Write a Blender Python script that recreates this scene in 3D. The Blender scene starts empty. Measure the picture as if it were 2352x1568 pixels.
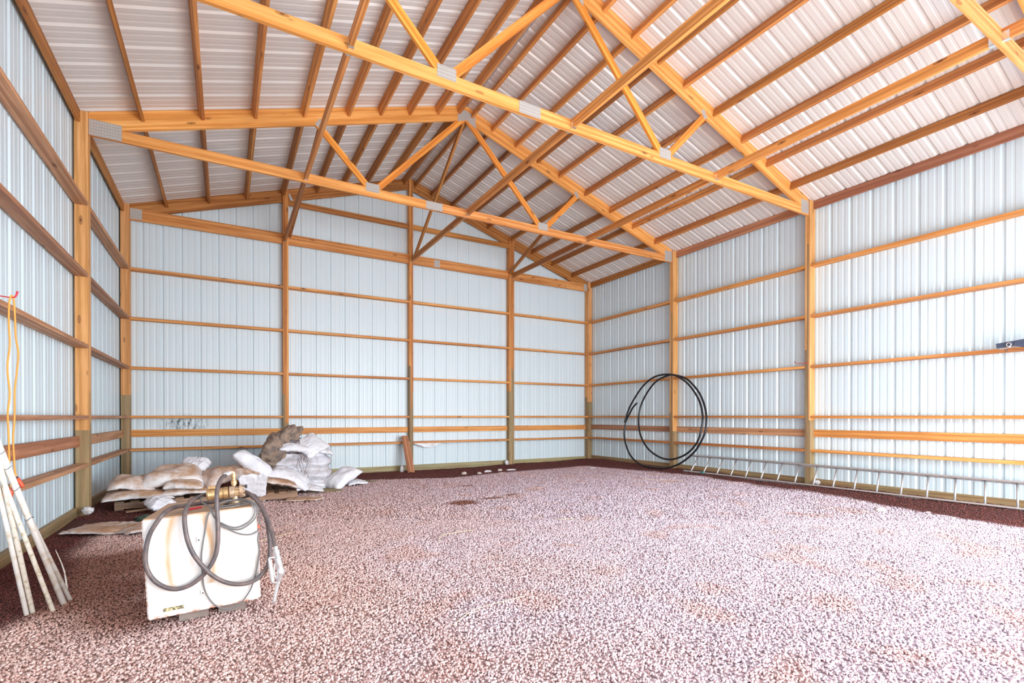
import bpy, math, random
import numpy as np
from mathutils import Vector, Matrix, noise

random.seed(7); rng = np.random.default_rng(7)
SC = bpy.context.scene
COL = SC.collection
V = Vector

# ------------------------------------------------------------------ dimensions (metres)
XL, XR = -1.353, 8.116          # inner faces of the side posts
WL, WR, WB = -1.493, 8.261, 10.305   # inner planes of the metal sheets
YF = -1.2                        # open front of the building
Y0, Y1, Y2, Y3, Y4 = 10.158, 7.33, 4.516, 1.62, YF    # post rows, back to front
XC = 3.381
RZ, SL = 6.163, 0.3257           # ridge height of the roof underside, slope
def roof_z(x): return RZ - SL * abs(x - XC)
CAM = V((0, 0, 1.13))
YAW, PIT, ROL = math.radians(30.006), math.radians(-.248), math.radians(-.005)
FPX, CX, CY = 1141.506, 1177.698, 960.66
fw = V((math.sin(YAW)*math.cos(PIT), math.cos(YAW)*math.cos(PIT), math.sin(PIT)))
_r = V((math.cos(YAW), -math.sin(YAW), 0)); _u = _r.cross(fw)
rt = _r*math.cos(ROL) + _u*math.sin(ROL); up = -_r*math.sin(ROL) + _u*math.cos(ROL)
def seen(p0, p1, m=6):
    """is any of the segment inside the photograph's frame (used only to leave out members wholly outside it)"""
    p0, p1 = V(p0), V(p1)
    for i in range(61):
        d = p0.lerp(p1, i/60) - CAM; z = d.dot(fw)
        if z > .2:
            x = CX + FPX*d.dot(rt)/z; y = CY - FPX*d.dot(up)/z
            if -m < x < 2352+m and -m < y < 1568+m: return True
    return False

# ------------------------------------------------------------------ materials
def mat(name):
    m = bpy.data.materials.new(name); m.use_nodes = True
    nt = m.node_tree; nt.nodes.clear()
    out = nt.nodes.new('ShaderNodeOutputMaterial'); b = nt.nodes.new('ShaderNodeBsdfPrincipled')
    nt.links.new(b.outputs[0], out.inputs[0])
    return m, nt, b
def N(nt, t, **k):
    n = nt.nodes.new('ShaderNode'+t)
    for a, v in k.items():
        if a[0] == 'i' and a[1:].isdigit(): n.inputs[int(a[1:])].default_value = v
        else: setattr(n, a, v)
    return n
def L(nt, a, b): nt.links.new(a, b)
def ramp(nt, fac, stops):
    r = N(nt, 'ValToRGB'); e = r.color_ramp.elements
    while len(e) < len(stops): e.new(.5)
    for q, (p, c) in zip(e, stops):
        q.position = p; q.color = (*c, 1) if len(c) == 3 else c
    L(nt, fac, r.inputs[0]); return r
def mix(nt, fac, a, b, mode='MIX'):
    m = N(nt, 'Mix', data_type='RGBA', blend_type=mode)
    for s, v in ((m.inputs[0], fac), (m.inputs[6], a), (m.inputs[7], b)):
        if hasattr(v, 'is_output') or isinstance(v, bpy.types.NodeSocket): L(nt, v, s)
        elif isinstance(v, (int, float)): s.default_value = v
        else: s.default_value = (*v, 1)
    return m.outputs[2]
def math_(nt, op, a, b=0., c=None, clamp=False):
    m = N(nt, 'Math', operation=op, use_clamp=clamp)
    for i, v in enumerate((a, b) if c is None else (a, b, c)):
        if isinstance(v, (int, float)): m.inputs[i].default_value = v
        else: L(nt, v, m.inputs[i])
    return m.outputs[0]
def coords(nt, scale=(1, 1, 1), offs=None, kind='Object'):
    tc = N(nt, 'TexCoord'); mp = N(nt, 'Mapping'); mp.inputs['Scale'].default_value = scale
    src = tc.outputs[kind]
    if offs is not None:
        va = N(nt, 'VectorMath', operation='ADD'); L(nt, src, va.inputs[0]); L(nt, offs, va.inputs[1]); src = va.outputs[0]
    L(nt, src, mp.inputs[0]); return mp.outputs[0]
def noise_(nt, vec, scale, detail=4, rough=.55, dist=0):
    n = N(nt, 'TexNoise'); L(nt, vec, n.inputs['Vector'])
    n.inputs['Scale'].default_value = scale; n.inputs['Detail'].default_value = detail
    n.inputs['Roughness'].default_value = rough; n.inputs['Distortion'].default_value = dist
    return n.outputs[0]
def bump(nt, h, b, strength=.3, dist=.01):
    n = N(nt, 'Bump'); n.inputs['Strength'].default_value = strength; n.inputs['Distance'].default_value = dist
    L(nt, h, n.inputs['Height']); L(nt, n.outputs[0], b.inputs['Normal'])

def wood(name, light, dark, knot=(.12, .03, .006), rough=.62, knots=1.0, vary=.35, stain=None):
    m, nt, b = mat(name)
    oi = N(nt, 'ObjectInfo'); cb = N(nt, 'CombineXYZ')
    r1 = math_(nt, 'MULTIPLY', oi.outputs['Random'], 37.); r2 = math_(nt, 'MULTIPLY', oi.outputs['Random'], 11.3)
    L(nt, r1, cb.inputs[0]); L(nt, r2, cb.inputs[1]); L(nt, r2, cb.inputs[2]); off = cb.outputs[0]
    fine = noise_(nt, coords(nt, (1.6, 48, 48), off), 1, 6, .65, .6)
    wv = N(nt, 'TexWave', wave_type='RINGS', rings_direction='X'); wv.inputs['Scale'].default_value = 1
    wv.inputs['Distortion'].default_value = 14; wv.inputs['Detail'].default_value = 2; wv.inputs['Detail Scale'].default_value = .8
    L(nt, coords(nt, (.22, 5, 5), off), wv.inputs['Vector'])
    g = math_(nt, 'ADD', math_(nt, 'MULTIPLY', fine, .78), math_(nt, 'MULTIPLY', wv.outputs[1], .22))
    mid = tuple((a+c)/2 for a, c in zip(light, dark))
    c = ramp(nt, g, [(.33, tuple(x*.85 for x in dark)), (.44, dark), (.54, mid), (.66, light)]).outputs[0]
    big = noise_(nt, coords(nt, (.7, 3, 3), off), 1.3, 3)
    c = mix(nt, ramp(nt, big, [(.35, (0, 0, 0)), (.7, (.55,)*3)]).outputs[0], c, tuple(x*.72 for x in dark))
    vo = N(nt, 'TexVoronoi'); vo.inputs['Scale'].default_value = 1; L(nt, coords(nt, (2.2, 7, 7), off), vo.inputs['Vector'])
    k = ramp(nt, vo.outputs['Distance'], [(.035, (knots,)*3), (.07, (.45*knots,)*3), (.11, (.55*knots,)*3), (.14, (0, 0, 0))]).outputs[0]
    c = mix(nt, k, c, knot)
    hs = N(nt, 'HueSaturation'); L(nt, c, hs.inputs['Color'])
    L(nt, math_(nt, 'MULTIPLY_ADD', oi.outputs['Random'], vary, 1-vary*.6), hs.inputs['Value'])
    L(nt, math_(nt, 'MULTIPLY_ADD', r2, .0008, .4915), hs.inputs['Hue'])
    c = hs.outputs[0]
    if stain:
        s = noise_(nt, coords(nt, (1.2, 9, 9), off), 1.2, 5, .7)
        c = mix(nt, ramp(nt, s, [(.45, (0, 0, 0)), (.65, (.8,)*3)]).outputs[0], c, stain)
    L(nt, c, b.inputs['Base Color']); b.inputs['Roughness'].default_value = rough
    bump(nt, g, b, .25, .002)
    return m
M = {}
M['pine'] = wood('pine', (.88, .43, .13), (.64, .25, .055))
M['pine_web'] = wood('web pine', (1.0, .47, .09), (.80, .28, .03), vary=.15)
M['pine_chord'] = wood('pine chord', (.95, .49, .15), (.76, .31, .065), vary=.2)
M['pine_dark_shade'] = wood('dark shaded pine', (.64, .29, .07), (.42, .16, .03))  # darker pine: shade under the far roof is put into its colour
M['pine_brown'] = wood('brown pine', (.70, .39, .21), (.48, .23, .11))
M['pine_red'] = wood('reddish pine', (.62, .29, .16), (.42, .17, .08))
M['post'] = wood('post pine', (.90, .49, .19), (.68, .33, .095), vary=.12)
M['treated'] = wood('treated pine', (.50, .33, .16), (.32, .20, .09), stain=(.30, .25, .13), vary=.2)
M['skirt'] = wood('green treated board', (.52, .42, .22), (.36, .28, .13), stain=(.36, .38, .20), vary=.2)
M['pallet'] = wood('pallet wood', (.48, .30, .18), (.28, .16, .09), stain=(.22, .16, .12))

def sheet(name, base, rough=.38, streak=None, tint=None):
    m, nt, b = mat(name)
    n = noise_(nt, coords(nt, (.8, .8, .5)), 1.2, 4)
    c = mix(nt, n, tuple(x*.93 for x in base), base)
    if streak:                        # mildew low on the back wall, beside the left corner
        v = coords(nt); sp = N(nt, 'SeparateXYZ'); L(nt, v, sp.inputs[0])
        dx = math_(nt, 'DIVIDE', math_(nt, 'SUBTRACT', sp.outputs[0], streak[0]), streak[2])
        dz = math_(nt, 'DIVIDE', math_(nt, 'SUBTRACT', sp.outputs[2], streak[1]), streak[3])
        d = math_(nt, 'SQRT', math_(nt, 'ADD', math_(nt, 'MULTIPLY', dx, dx), math_(nt, 'MULTIPLY', dz, dz)))
        k = math_(nt, 'SUBTRACT', 1., d, clamp=True)
        s = noise_(nt, coords(nt, (30, 1, 9)), 1, 5, .7)
        k = math_(nt, 'MULTIPLY', k, ramp(nt, s, [(.45, (0, 0, 0)), (.62, (1, 1, 1))]).outputs[0])
        c = mix(nt, math_(nt, 'MULTIPLY', k, 1.5, clamp=True), c, (.08, .09, .11))
        sp2 = noise_(nt, coords(nt, (1, 1, 1)), 26, 2)
        c = mix(nt, ramp(nt, sp2, [(.765, (0, 0, 0)), (.79, (.6,)*3)]).outputs[0], c, (.12, .12, .14))
    L(nt, c, b.inputs['Base Color']); b.inputs['Roughness'].default_value = rough
    b.inputs['Specular IOR Level'].default_value = .55
    return m
M['wall'] = sheet('white ribbed steel', (.71, .85, .92), .32)
M['wallback'] = sheet('white ribbed steel back', (.71, .81, .86), .38, streak=(-.62, 1.0, .42, .2))
M['cap'] = sheet('ridge cap steel', (.92, .90, .92), .4)
M['roof'] = sheet('roof steel', (.75, .715, .69), .36)

def flat(name, col, rough=.5, metal=0., nz=.12, sc=12, bumps=0., col2=None, lo=.4, hi=.65):
    m, nt, b = mat(name)
    n = noise_(nt, coords(nt), sc, 5, .6)
    c2 = col2 or tuple(x*(1-nz) for x in col)
    c = mix(nt, ramp(nt, n, [(lo, (0, 0, 0)), (hi, (1, 1, 1))]).outputs[0], col, c2)
    L(nt, c, b.inputs['Base Color']); b.inputs['Roughness'].default_value = rough; b.inputs['Metallic'].default_value = metal
    if bumps: bump(nt, n, b, bumps, .004)
    return m
M['rubber'] = flat('dark hose rubber', (.085, .072, .078), .42, col2=(.17, .12, .11), sc=20)
M['pipe'] = flat('black poly pipe', (.012, .012, .016), .28)
M['cable'] = flat('grey cable', (.16, .15, .15), .4)
M['brass'] = flat('tarnished brass paint', (.62, .40, .19), .38, .55, sc=30, col2=(.40, .24, .12), bumps=.2)
M['brass_worn'] = flat('worn cast metal', (.60, .46, .32), .42, .5, sc=40, col2=(.36, .22, .14), bumps=.3)
M['alu'] = flat('brushed aluminium', (.74, .75, .77), .34, .75, sc=30)
M['galv'] = flat('galvanised steel', (.62, .63, .66), .38, .7, sc=40)
M['pvc'] = flat('white pvc', (.86, .82, .78), .4, sc=22, col2=(.60, .45, .28), lo=.50, hi=.75)
M['pvc_dirty'] = flat('soiled white pvc', (.86, .80, .70), .5, sc=40, col2=(.50, .38, .20), lo=.5, hi=.72)
M['tie'] = flat('dark tie wire', (.03, .05, .08), .4)
M['orange'] = flat('orange cord', (.95, .38, .06), .45)
M['plug'] = flat('red orange plug', (.9, .12, .05), .4)
M['red'] = flat('red coated steel', (.65, .02, .04), .35)
M['slate'] = flat('dark blue grey painted steel', (.06, .075, .12), .4)
M['chrome'] = flat('bright zinc', (.85, .88, .88), .22, .9)
M['plastic'] = flat('crumpled white plastic', (.82, .84, .90), .35, sc=9, col2=(.62, .55, .52))
M['concrete'] = flat('dirty concrete', (.24, .19, .17), .9, sc=30, bumps=.6)
M['rock'] = flat('pale rock', (.66, .56, .50), .85, sc=18, bumps=.5)
M['straw'] = flat('dry straw', (.85, .68, .42), .7)
M['grain'] = flat('spilled brown feed', (.32, .25, .13), .95, sc=120, col2=(.14, .10, .06), bumps=1)
M['leaf'] = flat('dull green plastic', (.05, .085, .06), .5)
M['scorch'] = flat('dirty brown tarp', (.36, .25, .18), .7, sc=9, col2=(.10, .08, .075), bumps=.6, lo=.35, hi=.7)
M['label'] = flat('yellowed label', (.55, .47, .25), .6, sc=60, col2=(.14, .12, .07), lo=.44, hi=.52)
M['redpaint'] = flat('red rag', (.75, .04, .06), .7)

def sack_mat(name, white, dirt, lo, hi, updirt=.5):
    m, nt, b = mat(name)
    n = noise_(nt, coords(nt), 3.2, 6, .65, .4); w = noise_(nt, coords(nt, (1.6, 5, 3)), 5, 5, .6, .8)
    geo = N(nt, 'NewGeometry'); sp = N(nt, 'SeparateXYZ'); L(nt, geo.outputs['Normal'], sp.inputs[0])
    upf = math_(nt, 'MULTIPLY', math_(nt, 'MAXIMUM', sp.outputs[2], 0.), updirt)
    f = math_(nt, 'ADD', math_(nt, 'MULTIPLY', n, .7), math_(nt, 'MULTIPLY', w, .3))
    f = math_(nt, 'MULTIPLY_ADD', upf, .35, f)
    c = ramp(nt, f, [(lo, white), (hi, dirt), (min(hi+.25, 1), tuple(x*.6 for x in dirt))]).outputs[0]
    L(nt, c, b.inputs['Base Color']); b.inputs['Roughness'].default_value = .55
    bump(nt, math_(nt, 'ADD', w, math_(nt, 'MULTIPLY', noise_(nt, coords(nt, (4, 7, 4)), 3, 4, .6, .8), .8)), b, .42, .02)
    return m
M['sack'] = sack_mat('white woven sack', (.80, .77, .77), (.50, .30, .18), .50, .74, .6)
M['sack_dirty'] = sack_mat('soiled woven sack', (.78, .71, .68), (.44, .25, .15), .45, .68)
M['sack_clean'] = sack_mat('clean white sack', (.78, .78, .83), (.50, .38, .31), .58, .85, .25)
M['wrap'] = sack_mat('cloudy stretch wrap', (.70, .70, .76), (.32, .25, .23), .45, .72, .15)
M['wrap'].node_tree.nodes['Principled BSDF'].inputs['Roughness'].default_value = .25

def plate_mat():
    m, nt, b = mat('toothed steel plate')
    w = N(nt, 'TexWave', wave_type='BANDS', bands_direction='X'); w.inputs['Scale'].default_value = 22
    L(nt, coords(nt), w.inputs['Vector'])
    w2 = N(nt, 'TexWave', wave_type='BANDS', bands_direction='Z'); w2.inputs['Scale'].default_value = 9
    L(nt, coords(nt), w2.inputs['Vector'])
    f = math_(nt, 'MULTIPLY', w.outputs[1], math_(nt, 'MULTIPLY_ADD', w2.outputs[1], .6, .4))
    c = ramp(nt, f, [(.1, (.62, .60, .57)), (.8, (.40, .37, .35))]).outputs[0]
    L(nt, c, b.inputs['Base Color']); b.inputs['Roughness'].default_value = .45; b.inputs['Metallic'].default_value = .35
    bump(nt, f, b, .6, .004); return m
M['plate'] = plate_mat()

def tank_mat():
    m, nt, b = mat('white tank paint with rust')
    v = coords(nt); sp = N(nt, 'SeparateXYZ'); L(nt, v, sp.inputs[0]); x, y, z = sp.outputs
    base = mix(nt, noise_(nt, v, 5, 4), (.83, .82, .81), (.70, .66, .63))
    n = noise_(nt, coords(nt, (1, 1, .5)), 9, 6, .7)
    def ring(cx, cz, rx, rz, w, z0, z1):
        dx = math_(nt, 'DIVIDE', math_(nt, 'SUBTRACT', x, cx), rx); dz = math_(nt, 'DIVIDE', math_(nt, 'SUBTRACT', z, cz), rz)
        d = math_(nt, 'SQRT', math_(nt, 'ADD', math_(nt, 'MULTIPLY', dx, dx), math_(nt, 'MULTIPLY', dz, dz)))
        k = math_(nt, 'SUBTRACT', 1., math_(nt, 'DIVIDE', math_(nt, 'ABSOLUTE', math_(nt, 'SUBTRACT', d, 1.)), w), clamp=True)
        k = math_(nt, 'MULTIPLY', k, math_(nt, 'MULTIPLY', math_(nt, 'LESS_THAN', z, z1), math_(nt, 'GREATER_THAN', z, z0)))
        return k
    k = math_(nt, 'ADD', ring(.21, .30, .105, .30, .24, .14, .535), math_(nt, 'MULTIPLY', ring(.26, .30, .045, .23, .3, .25, .5), .35), clamp=True)
    k = math_(nt, 'MULTIPLY', k, ramp(nt, n, [(.25, (.45,)*3), (.55, (1, 1, 1))]).outputs[0])
    dirt = ramp(nt, noise_(nt, coords(nt, (1, 1, .6)), 4, 6, .7), [(.5, (0, 0, 0)), (.8, (.5,)*3)]).outputs[0]
    base = mix(nt, dirt, base, (.66, .55, .47))
    c = mix(nt, math_(nt, 'MULTIPLY', k, .95), base, (.56, .33, .16))
    edge = math_(nt, 'SUBTRACT', 1., math_(nt, 'DIVIDE', z, .022), clamp=True)
    edgex = math_(nt, 'SUBTRACT', 1., math_(nt, 'DIVIDE', x, .008), clamp=True)
    e = math_(nt, 'MULTIPLY', math_(nt, 'MAXIMUM', edge, edgex), ramp(nt, noise_(nt, v, 40, 4), [(.4, (0, 0, 0)), (.6, (1, 1, 1))]).outputs[0])
    c = mix(nt, e, c, (.45, .14, .05))
    top = math_(nt, 'GREATER_THAN', z, .527)
    tc = mix(nt, ramp(nt, noise_(nt, v, 12, 6, .7), [(.35, (0, 0, 0)), (.7, (1, 1, 1))]).outputs[0], (.60, .36, .20), (.34, .19, .11))
    c = mix(nt, top, c, tc)
    sp3 = noise_(nt, v, 55, 2)
    c = mix(nt, ramp(nt, sp3, [(.74, (0, 0, 0)), (.77, (.8,)*3)]).outputs[0], c, (.10, .07, .06))
    L(nt, c, b.inputs['Base Color']); b.inputs['Roughness'].default_value = .45
    return m
M['tank'] = tank_mat()

def ground_mats():
    m, nt, b = mat('crushed rock bed')
    at = N(nt, 'VertexColor'); at.layer_name = 'Col'
    vo = N(nt, 'TexVoronoi'); vo.inputs['Scale'].default_value = 62; L(nt, coords(nt), vo.inputs['Vector'])
    hs = N(nt, 'HueSaturation'); L(nt, at.outputs[0], hs.inputs['Color'])
    sp = N(nt, 'SeparateColor'); L(nt, vo.outputs['Color'], sp.inputs[0])
    L(nt, math_(nt, 'MULTIPLY_ADD', sp.outputs[0], .8, .45), hs.inputs['Value'])
    d = ramp(nt, vo.outputs['Distance'], [(.35, (1, 1, 1)), (.75, (.45, .40, .40))]).outputs[0]
    c = mix(nt, 1., hs.outputs[0], d, 'MULTIPLY')
    L(nt, c, b.inputs['Base Color']); b.inputs['Roughness'].default_value = .95
    inv = math_(nt, 'SUBTRACT', 1., vo.outputs['Distance']); bump(nt, inv, b, .8, .012)
    m2, nt, b = mat('crushed rock')
    at = N(nt, 'VertexColor'); at.layer_name = 'Col'
    L(nt, at.outputs[0], b.inputs['Base Color']); b.inputs['Roughness'].default_value = .9
    b.inputs['Specular IOR Level'].default_value = .25
    m3, nt, b = mat('outside yard')
    n = noise_(nt, coords(nt), 3, 6)
    L(nt, mix(nt, n, (.55, .45, .40), (.42, .32, .28)), b.inputs['Base Color']); b.inputs['Roughness'].default_value = .95
    return m, m2, m3
M['ground'], M['stones'], M['yard'] = ground_mats()

# ------------------------------------------------------------------ builders
def mesh(name, vs, fs, m, parent=None, smooth=False, mw=None):
    me = bpy.data.meshes.new(name); me.from_pydata([tuple(v) for v in vs], [], fs); me.update()
    if smooth: me.polygons.foreach_set('use_smooth', [True]*len(me.polygons))
    me.materials.append(m)
    o = bpy.data.objects.new(name, me); COL.objects.link(o)
    if parent is not None:
        o.parent = parent
        o.matrix_parent_inverse = parent.matrix_world.inverted() if mw is not None else Matrix()
    if mw is not None: o.matrix_world = mw
    return o
def empty(name, loc=(0, 0, 0), mw=None):
    o = bpy.data.objects.new(name, None); COL.objects.link(o); o.empty_display_size = .1
    o.matrix_world = mw if mw is not None else Matrix.Translation(V(loc))
    bpy.context.view_layer.update() if False else None
    return o
def tag(o, label, cat, group=None, kind=None):
    assert 4 <= len(label.split()) <= 16, label
    o['label'] = label; o['category'] = cat
    if group: o['group'] = group
    if kind: o['kind'] = kind
    return o
def struct(o): o['kind'] = 'structure'; return o
def frame(p0, p1, upv):
    x = (V(p1)-V(p0)).normalized(); z = V(upv); z = (z - x*z.dot(x)).normalized(); y = z.cross(x)
    return Matrix(((x.x, y.x, z.x, p0[0]), (x.y, y.y, z.y, p0[1]), (x.z, y.z, z.z, p0[2]), (0, 0, 0, 1)))
def box_geo(x0, x1, y0, y1, z0, z1, c=.003):
    """box with chamfered long edges (long axis x)"""
    pr = [(y0+c, z0), (y1-c, z0), (y1, z0+c), (y1, z1-c), (y1-c, z1), (y0+c, z1), (y0, z1-c), (y0, z0+c)]
    vs = [(x0, *p) for p in pr] + [(x1, *p) for p in pr]; n = 8
    fs = [(i, (i+1) % n, n+(i+1) % n, n+i) for i in range(n)] + [tuple(range(n))[::-1], tuple(range(n, 2*n))]
    return vs, [f[::-1] for f in fs]
def fixn(o):
    import bmesh
    bm = bmesh.new(); bm.from_mesh(o.data); bmesh.ops.recalc_face_normals(bm, faces=bm.faces); bm.to_mesh(o.data); bm.free(); return o
def board(name, p0, p1, w, h, m, parent=None, upv=(0, 0, 1), c=.003):
    """timber whose axis runs p0-p1; w across, h along upv"""
    mw = frame(p0, p1, upv); ln = (V(p1)-V(p0)).length
    vs, fs = box_geo(0, ln, -w/2, w/2, -h/2, h/2, c)
    return fixn(mesh(name, vs, fs, m, parent, mw=mw))
def prism(name, pts, y0, y1, ang, org, m, parent=None):
    """polygon given in world x,z; thick from y0 to y1; its grain runs along the angle ang"""
    ca, sa = math.cos(ang), math.sin(ang)
    mw = Matrix(((ca, 0, -sa, org[0]), (0, 1, 0, y0), (sa, 0, ca, org[1]), (0, 0, 0, 1)))
    q = [((x-org[0])*ca+(z-org[1])*sa, -(x-org[0])*sa+(z-org[1])*ca) for x, z in pts]
    n = len(q); vs = [(a, 0, b) for a, b in q] + [(a, y1-y0, b) for a, b in q]
    fs = [tuple(range(n)), tuple(range(n, 2*n))[::-1]] + [(i, n+i, n+(i+1) % n, (i+1) % n) for i in range(n)]
    return fixn(mesh(name, vs, fs, m, parent, mw=mw))
def bxm(name, c, s, m, parent=None, rot=None, bev=.002):
    vs, fs = box_geo(-s[0]/2, s[0]/2, -s[1]/2, s[1]/2, -s[2]/2, s[2]/2, min(bev, min(s)/4))
    R = rot.to_4x4() if rot is not None else Matrix()
    T = Matrix.Translation(V(c)) @ R
    if parent is not None: return fixn(mesh(name, [T @ V(v) for v in vs], fs, m, parent))
    return fixn(mesh(name, vs, fs, m, None, mw=T))
def smooth_path(pts, k=6):
    P = [V(p) for p in pts]; out = []
    for i in range(len(P)-1):
        a, b, c, d = P[max(i-1, 0)], P[i], P[i+1], P[min(i+2, len(P)-1)]
        for j in range(k):
            t = j/k
            out.append(.5*((2*b)+(-a+c)*t+(2*a-5*b+4*c-d)*t*t+(-a+3*b-3*c+d)*t**3))
    out.append(P[-1]); return out
def tube_geo(P, r, seg=10, vs=None, fs=None):
    vs = [] if vs is None else vs; fs = [] if fs is None else fs
    P = [V(p) for p in P]; n = len(P); base = len(vs)
    t = (P[1]-P[0]).normalized(); a = t.orthogonal().normalized()
    for i in range(n):
        tt = (P[min(i+1, n-1)]-P[max(i-1, 0)]).normalized()
        a = (a - tt*a.dot(tt)).normalized(); b = tt.cross(a)
        if hasattr(r, '__len__'):
            q = i/(n-1)*(len(r)-1); k = min(int(q), len(r)-2); rr = r[k]+(r[k+1]-r[k])*(q-k)
        else: rr = r
        for j in range(seg):
            w = 2*math.pi*j/seg; vs.append(P[i]+(a*math.cos(w)+b*math.sin(w))*rr)
    for i in range(n-1):
        for j in range(seg):
            k = base+i*seg
            fs.append((k+j, k+(j+1) % seg, k+seg+(j+1) % seg, k+seg+j))
    fs.append(tuple(range(base, base+seg))[::-1]); fs.append(tuple(range(base+(n-1)*seg, base+n*seg)))
    return vs, fs
def tube(name, P, r, m, parent=None, seg=10, sm=0):
    if sm: P = smooth_path(P, sm)
    vs, fs = tube_geo(P, r, seg)
    o = mesh(name, vs, fs, m, parent, smooth=True)
    for f in o.data.polygons:
        if len(f.vertices) > 4: f.use_smooth = False
    return o

# ------------------------------------------------------------------ the shell: ribbed steel walls and roof, ground
def rib_profile(a, b, ph, pitch, major=.019, minor=.0036):
    """(s, depth) pairs of a ribbed sheet between a and b"""
    ev = []
    k0 = int(math.floor((a-ph)/pitch))-1
    for k in range(k0, int((b-a)/pitch)+k0+4):
        c = ph+k*pitch
        for ds, d in ((-.030, 0), (-.012, major), (.012, major), (.030, 0)): ev.append((c+ds, d))
        for q in (1/3, 2/3):
            c2 = c+pitch*q
            for ds, d in ((-.020, 0), (-.010, minor), (.010, minor), (.020, 0)): ev.append((c2+ds, d))
    ev = [(s, d) for s, d in sorted(ev) if a < s < b]
    return [(a, 0)] + ev + [(b, 0)]
def sheet_obj(name, prof, f0, f1, m, cuts=1):
    vs, fs = [], []
    for s, d in prof:
        p, q = V(f0(s, d)), V(f1(s, d))
        for c in range(cuts+1): vs.append(p.lerp(q, c/cuts))
    n = cuts+1
    for i in range(len(prof)-1):
        for c in range(cuts): fs.append((i*n+c, (i+1)*n+c, (i+1)*n+c+1, i*n+c+1))
    return struct(mesh(name, vs, fs, m))
zt = roof_z(WR)
hdr = sorted(rib_profile(WL, WR, -1.206, .2862)+[(XC, 0)])
sheet_obj('wall_front_sky_block', hdr, lambda s, d: (s, YF-.02-d, 3.75), lambda s, d: (s, YF-.02-d, roof_z(s)+.01), M['wall'])  # unseen header above the opening, added to block high sky light
sheet_obj('wall_left', rib_profile(YF, WB, 6.03, .2875), lambda s, d: (WL-d, s, -.15), lambda s, d: (WL-d, s, roof_z(WL)+.01), M['wall'])
sheet_obj('wall_right', rib_profile(YF, WB, 7.147, .2862), lambda s, d: (WR+d, s, -.15), lambda s, d: (WR+d, s, roof_z(WR)+.01), M['wall'])
pb = sorted(rib_profile(WL, WR, -1.206, .2716)+[(XC, 0)])
sheet_obj('wall_back', pb, lambda s, d: (s, WB+d, -.15), lambda s, d: (s, WB+d, roof_z(s)+.01), M['wallback'])
def roof_side(sg, off0, nm):
    e = 5.02
    def f(off): return lambda s, d: (XC+sg*off + sg*SL*d, s, RZ-SL*off+d)
    return sheet_obj(nm, rib_profile(YF-.1, WB+.1, 5.9 if sg < 0 else 6.05, .2862), f(off0), f(e), M['roof'])
roof_side(-1, .14, 'ceiling_left'); roof_side(1, .035, 'ceiling_right')
# ridge cap; unseen eave boards added outside to block sky light at the ribs
vs = [(XC-.22, YF-.1, RZ-SL*.22+.024), (XC-.03, YF-.1, RZ+.036), (XC+.03, YF-.1, RZ+.036), (XC+.22, YF-.1, RZ-SL*.22+.024)]
vs += [(x, WB+.1, z) for x, y, z in vs]
struct(mesh('trim_1', vs, [(0, 1, 5, 4), (1, 2, 6, 5), (2, 3, 7, 6)], M['cap']))
for i, (x, s) in enumerate(((WL-.07, -1), (WR+.07, 1))):
    z = roof_z(x)
    struct(board('trim_%d' % (2+i), (x, YF, z-.03), (x, WB, z-.03), .04, .16, M['roof']))

def sstep(a, b, x):
    t = min(1, max(0, (x-a)/(b-a))); return t*t*(3-2*t)
def lerp_tab(tab, x):
    if x <= tab[0][0]: return tab[0][1]
    for (a, p), (b, q) in zip(tab, tab[1:]):
        if x <= b: return p+(q-p)*(x-a)/(b-a)
    return tab[-1][1]
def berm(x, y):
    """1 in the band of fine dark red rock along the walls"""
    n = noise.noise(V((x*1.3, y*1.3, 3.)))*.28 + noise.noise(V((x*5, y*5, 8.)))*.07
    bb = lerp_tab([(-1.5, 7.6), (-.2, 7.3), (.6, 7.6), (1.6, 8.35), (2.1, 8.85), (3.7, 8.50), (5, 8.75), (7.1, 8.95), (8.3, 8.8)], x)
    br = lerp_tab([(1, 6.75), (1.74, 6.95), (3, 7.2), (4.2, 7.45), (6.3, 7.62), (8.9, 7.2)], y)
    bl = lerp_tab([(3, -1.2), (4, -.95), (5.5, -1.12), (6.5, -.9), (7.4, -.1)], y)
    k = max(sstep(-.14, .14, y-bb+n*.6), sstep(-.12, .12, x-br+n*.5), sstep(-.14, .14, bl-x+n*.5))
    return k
def height(x, y):
    h = .012*noise.noise(V((x*.9, y*.9, 0))) + .006*noise.noise(V((x*4, y*4, 5)))
    h += .045*sstep(7.2, 8.1, x)*sstep(11, 9, y) + .02*sstep(6.5, 8, x)*sstep(8.5, 10, y)
    h -= .022*sstep(9, 10, y)*sstep(6, 4.5, x)
    return h
def ground_col(x, y):
    k = berm(x, y)
    n = noise.noise(V((x*1.1+9, y*1.1, 1.))); n2 = noise.noise(V((x*2.7, y*2.7, 4.)))
    t = sstep(-1.2, 3.6, x-.25*y+n*1.2+.6)
    base = V((.80, .53, .45)).lerp(V((.76, .63, .71)), t)
    far = sstep(4.5, 9, y); base = base.lerp(V((.68, .47, .49)), far*.75)
    base = base.lerp(V((.74, .44, .36)), .55*sstep(.15, .6, n2+.35*n))       # dusty reddish patches
    dk = 0.  # dark holes and soil; the left-hand patches put foreground shade into the colour
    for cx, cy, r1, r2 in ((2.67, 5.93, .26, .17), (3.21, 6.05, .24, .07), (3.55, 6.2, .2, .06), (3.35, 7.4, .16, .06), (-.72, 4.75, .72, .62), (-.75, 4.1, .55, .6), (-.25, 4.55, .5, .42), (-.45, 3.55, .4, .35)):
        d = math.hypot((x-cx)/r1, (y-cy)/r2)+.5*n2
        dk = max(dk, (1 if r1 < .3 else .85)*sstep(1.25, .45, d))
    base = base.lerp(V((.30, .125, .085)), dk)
    return base, k, dk
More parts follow.
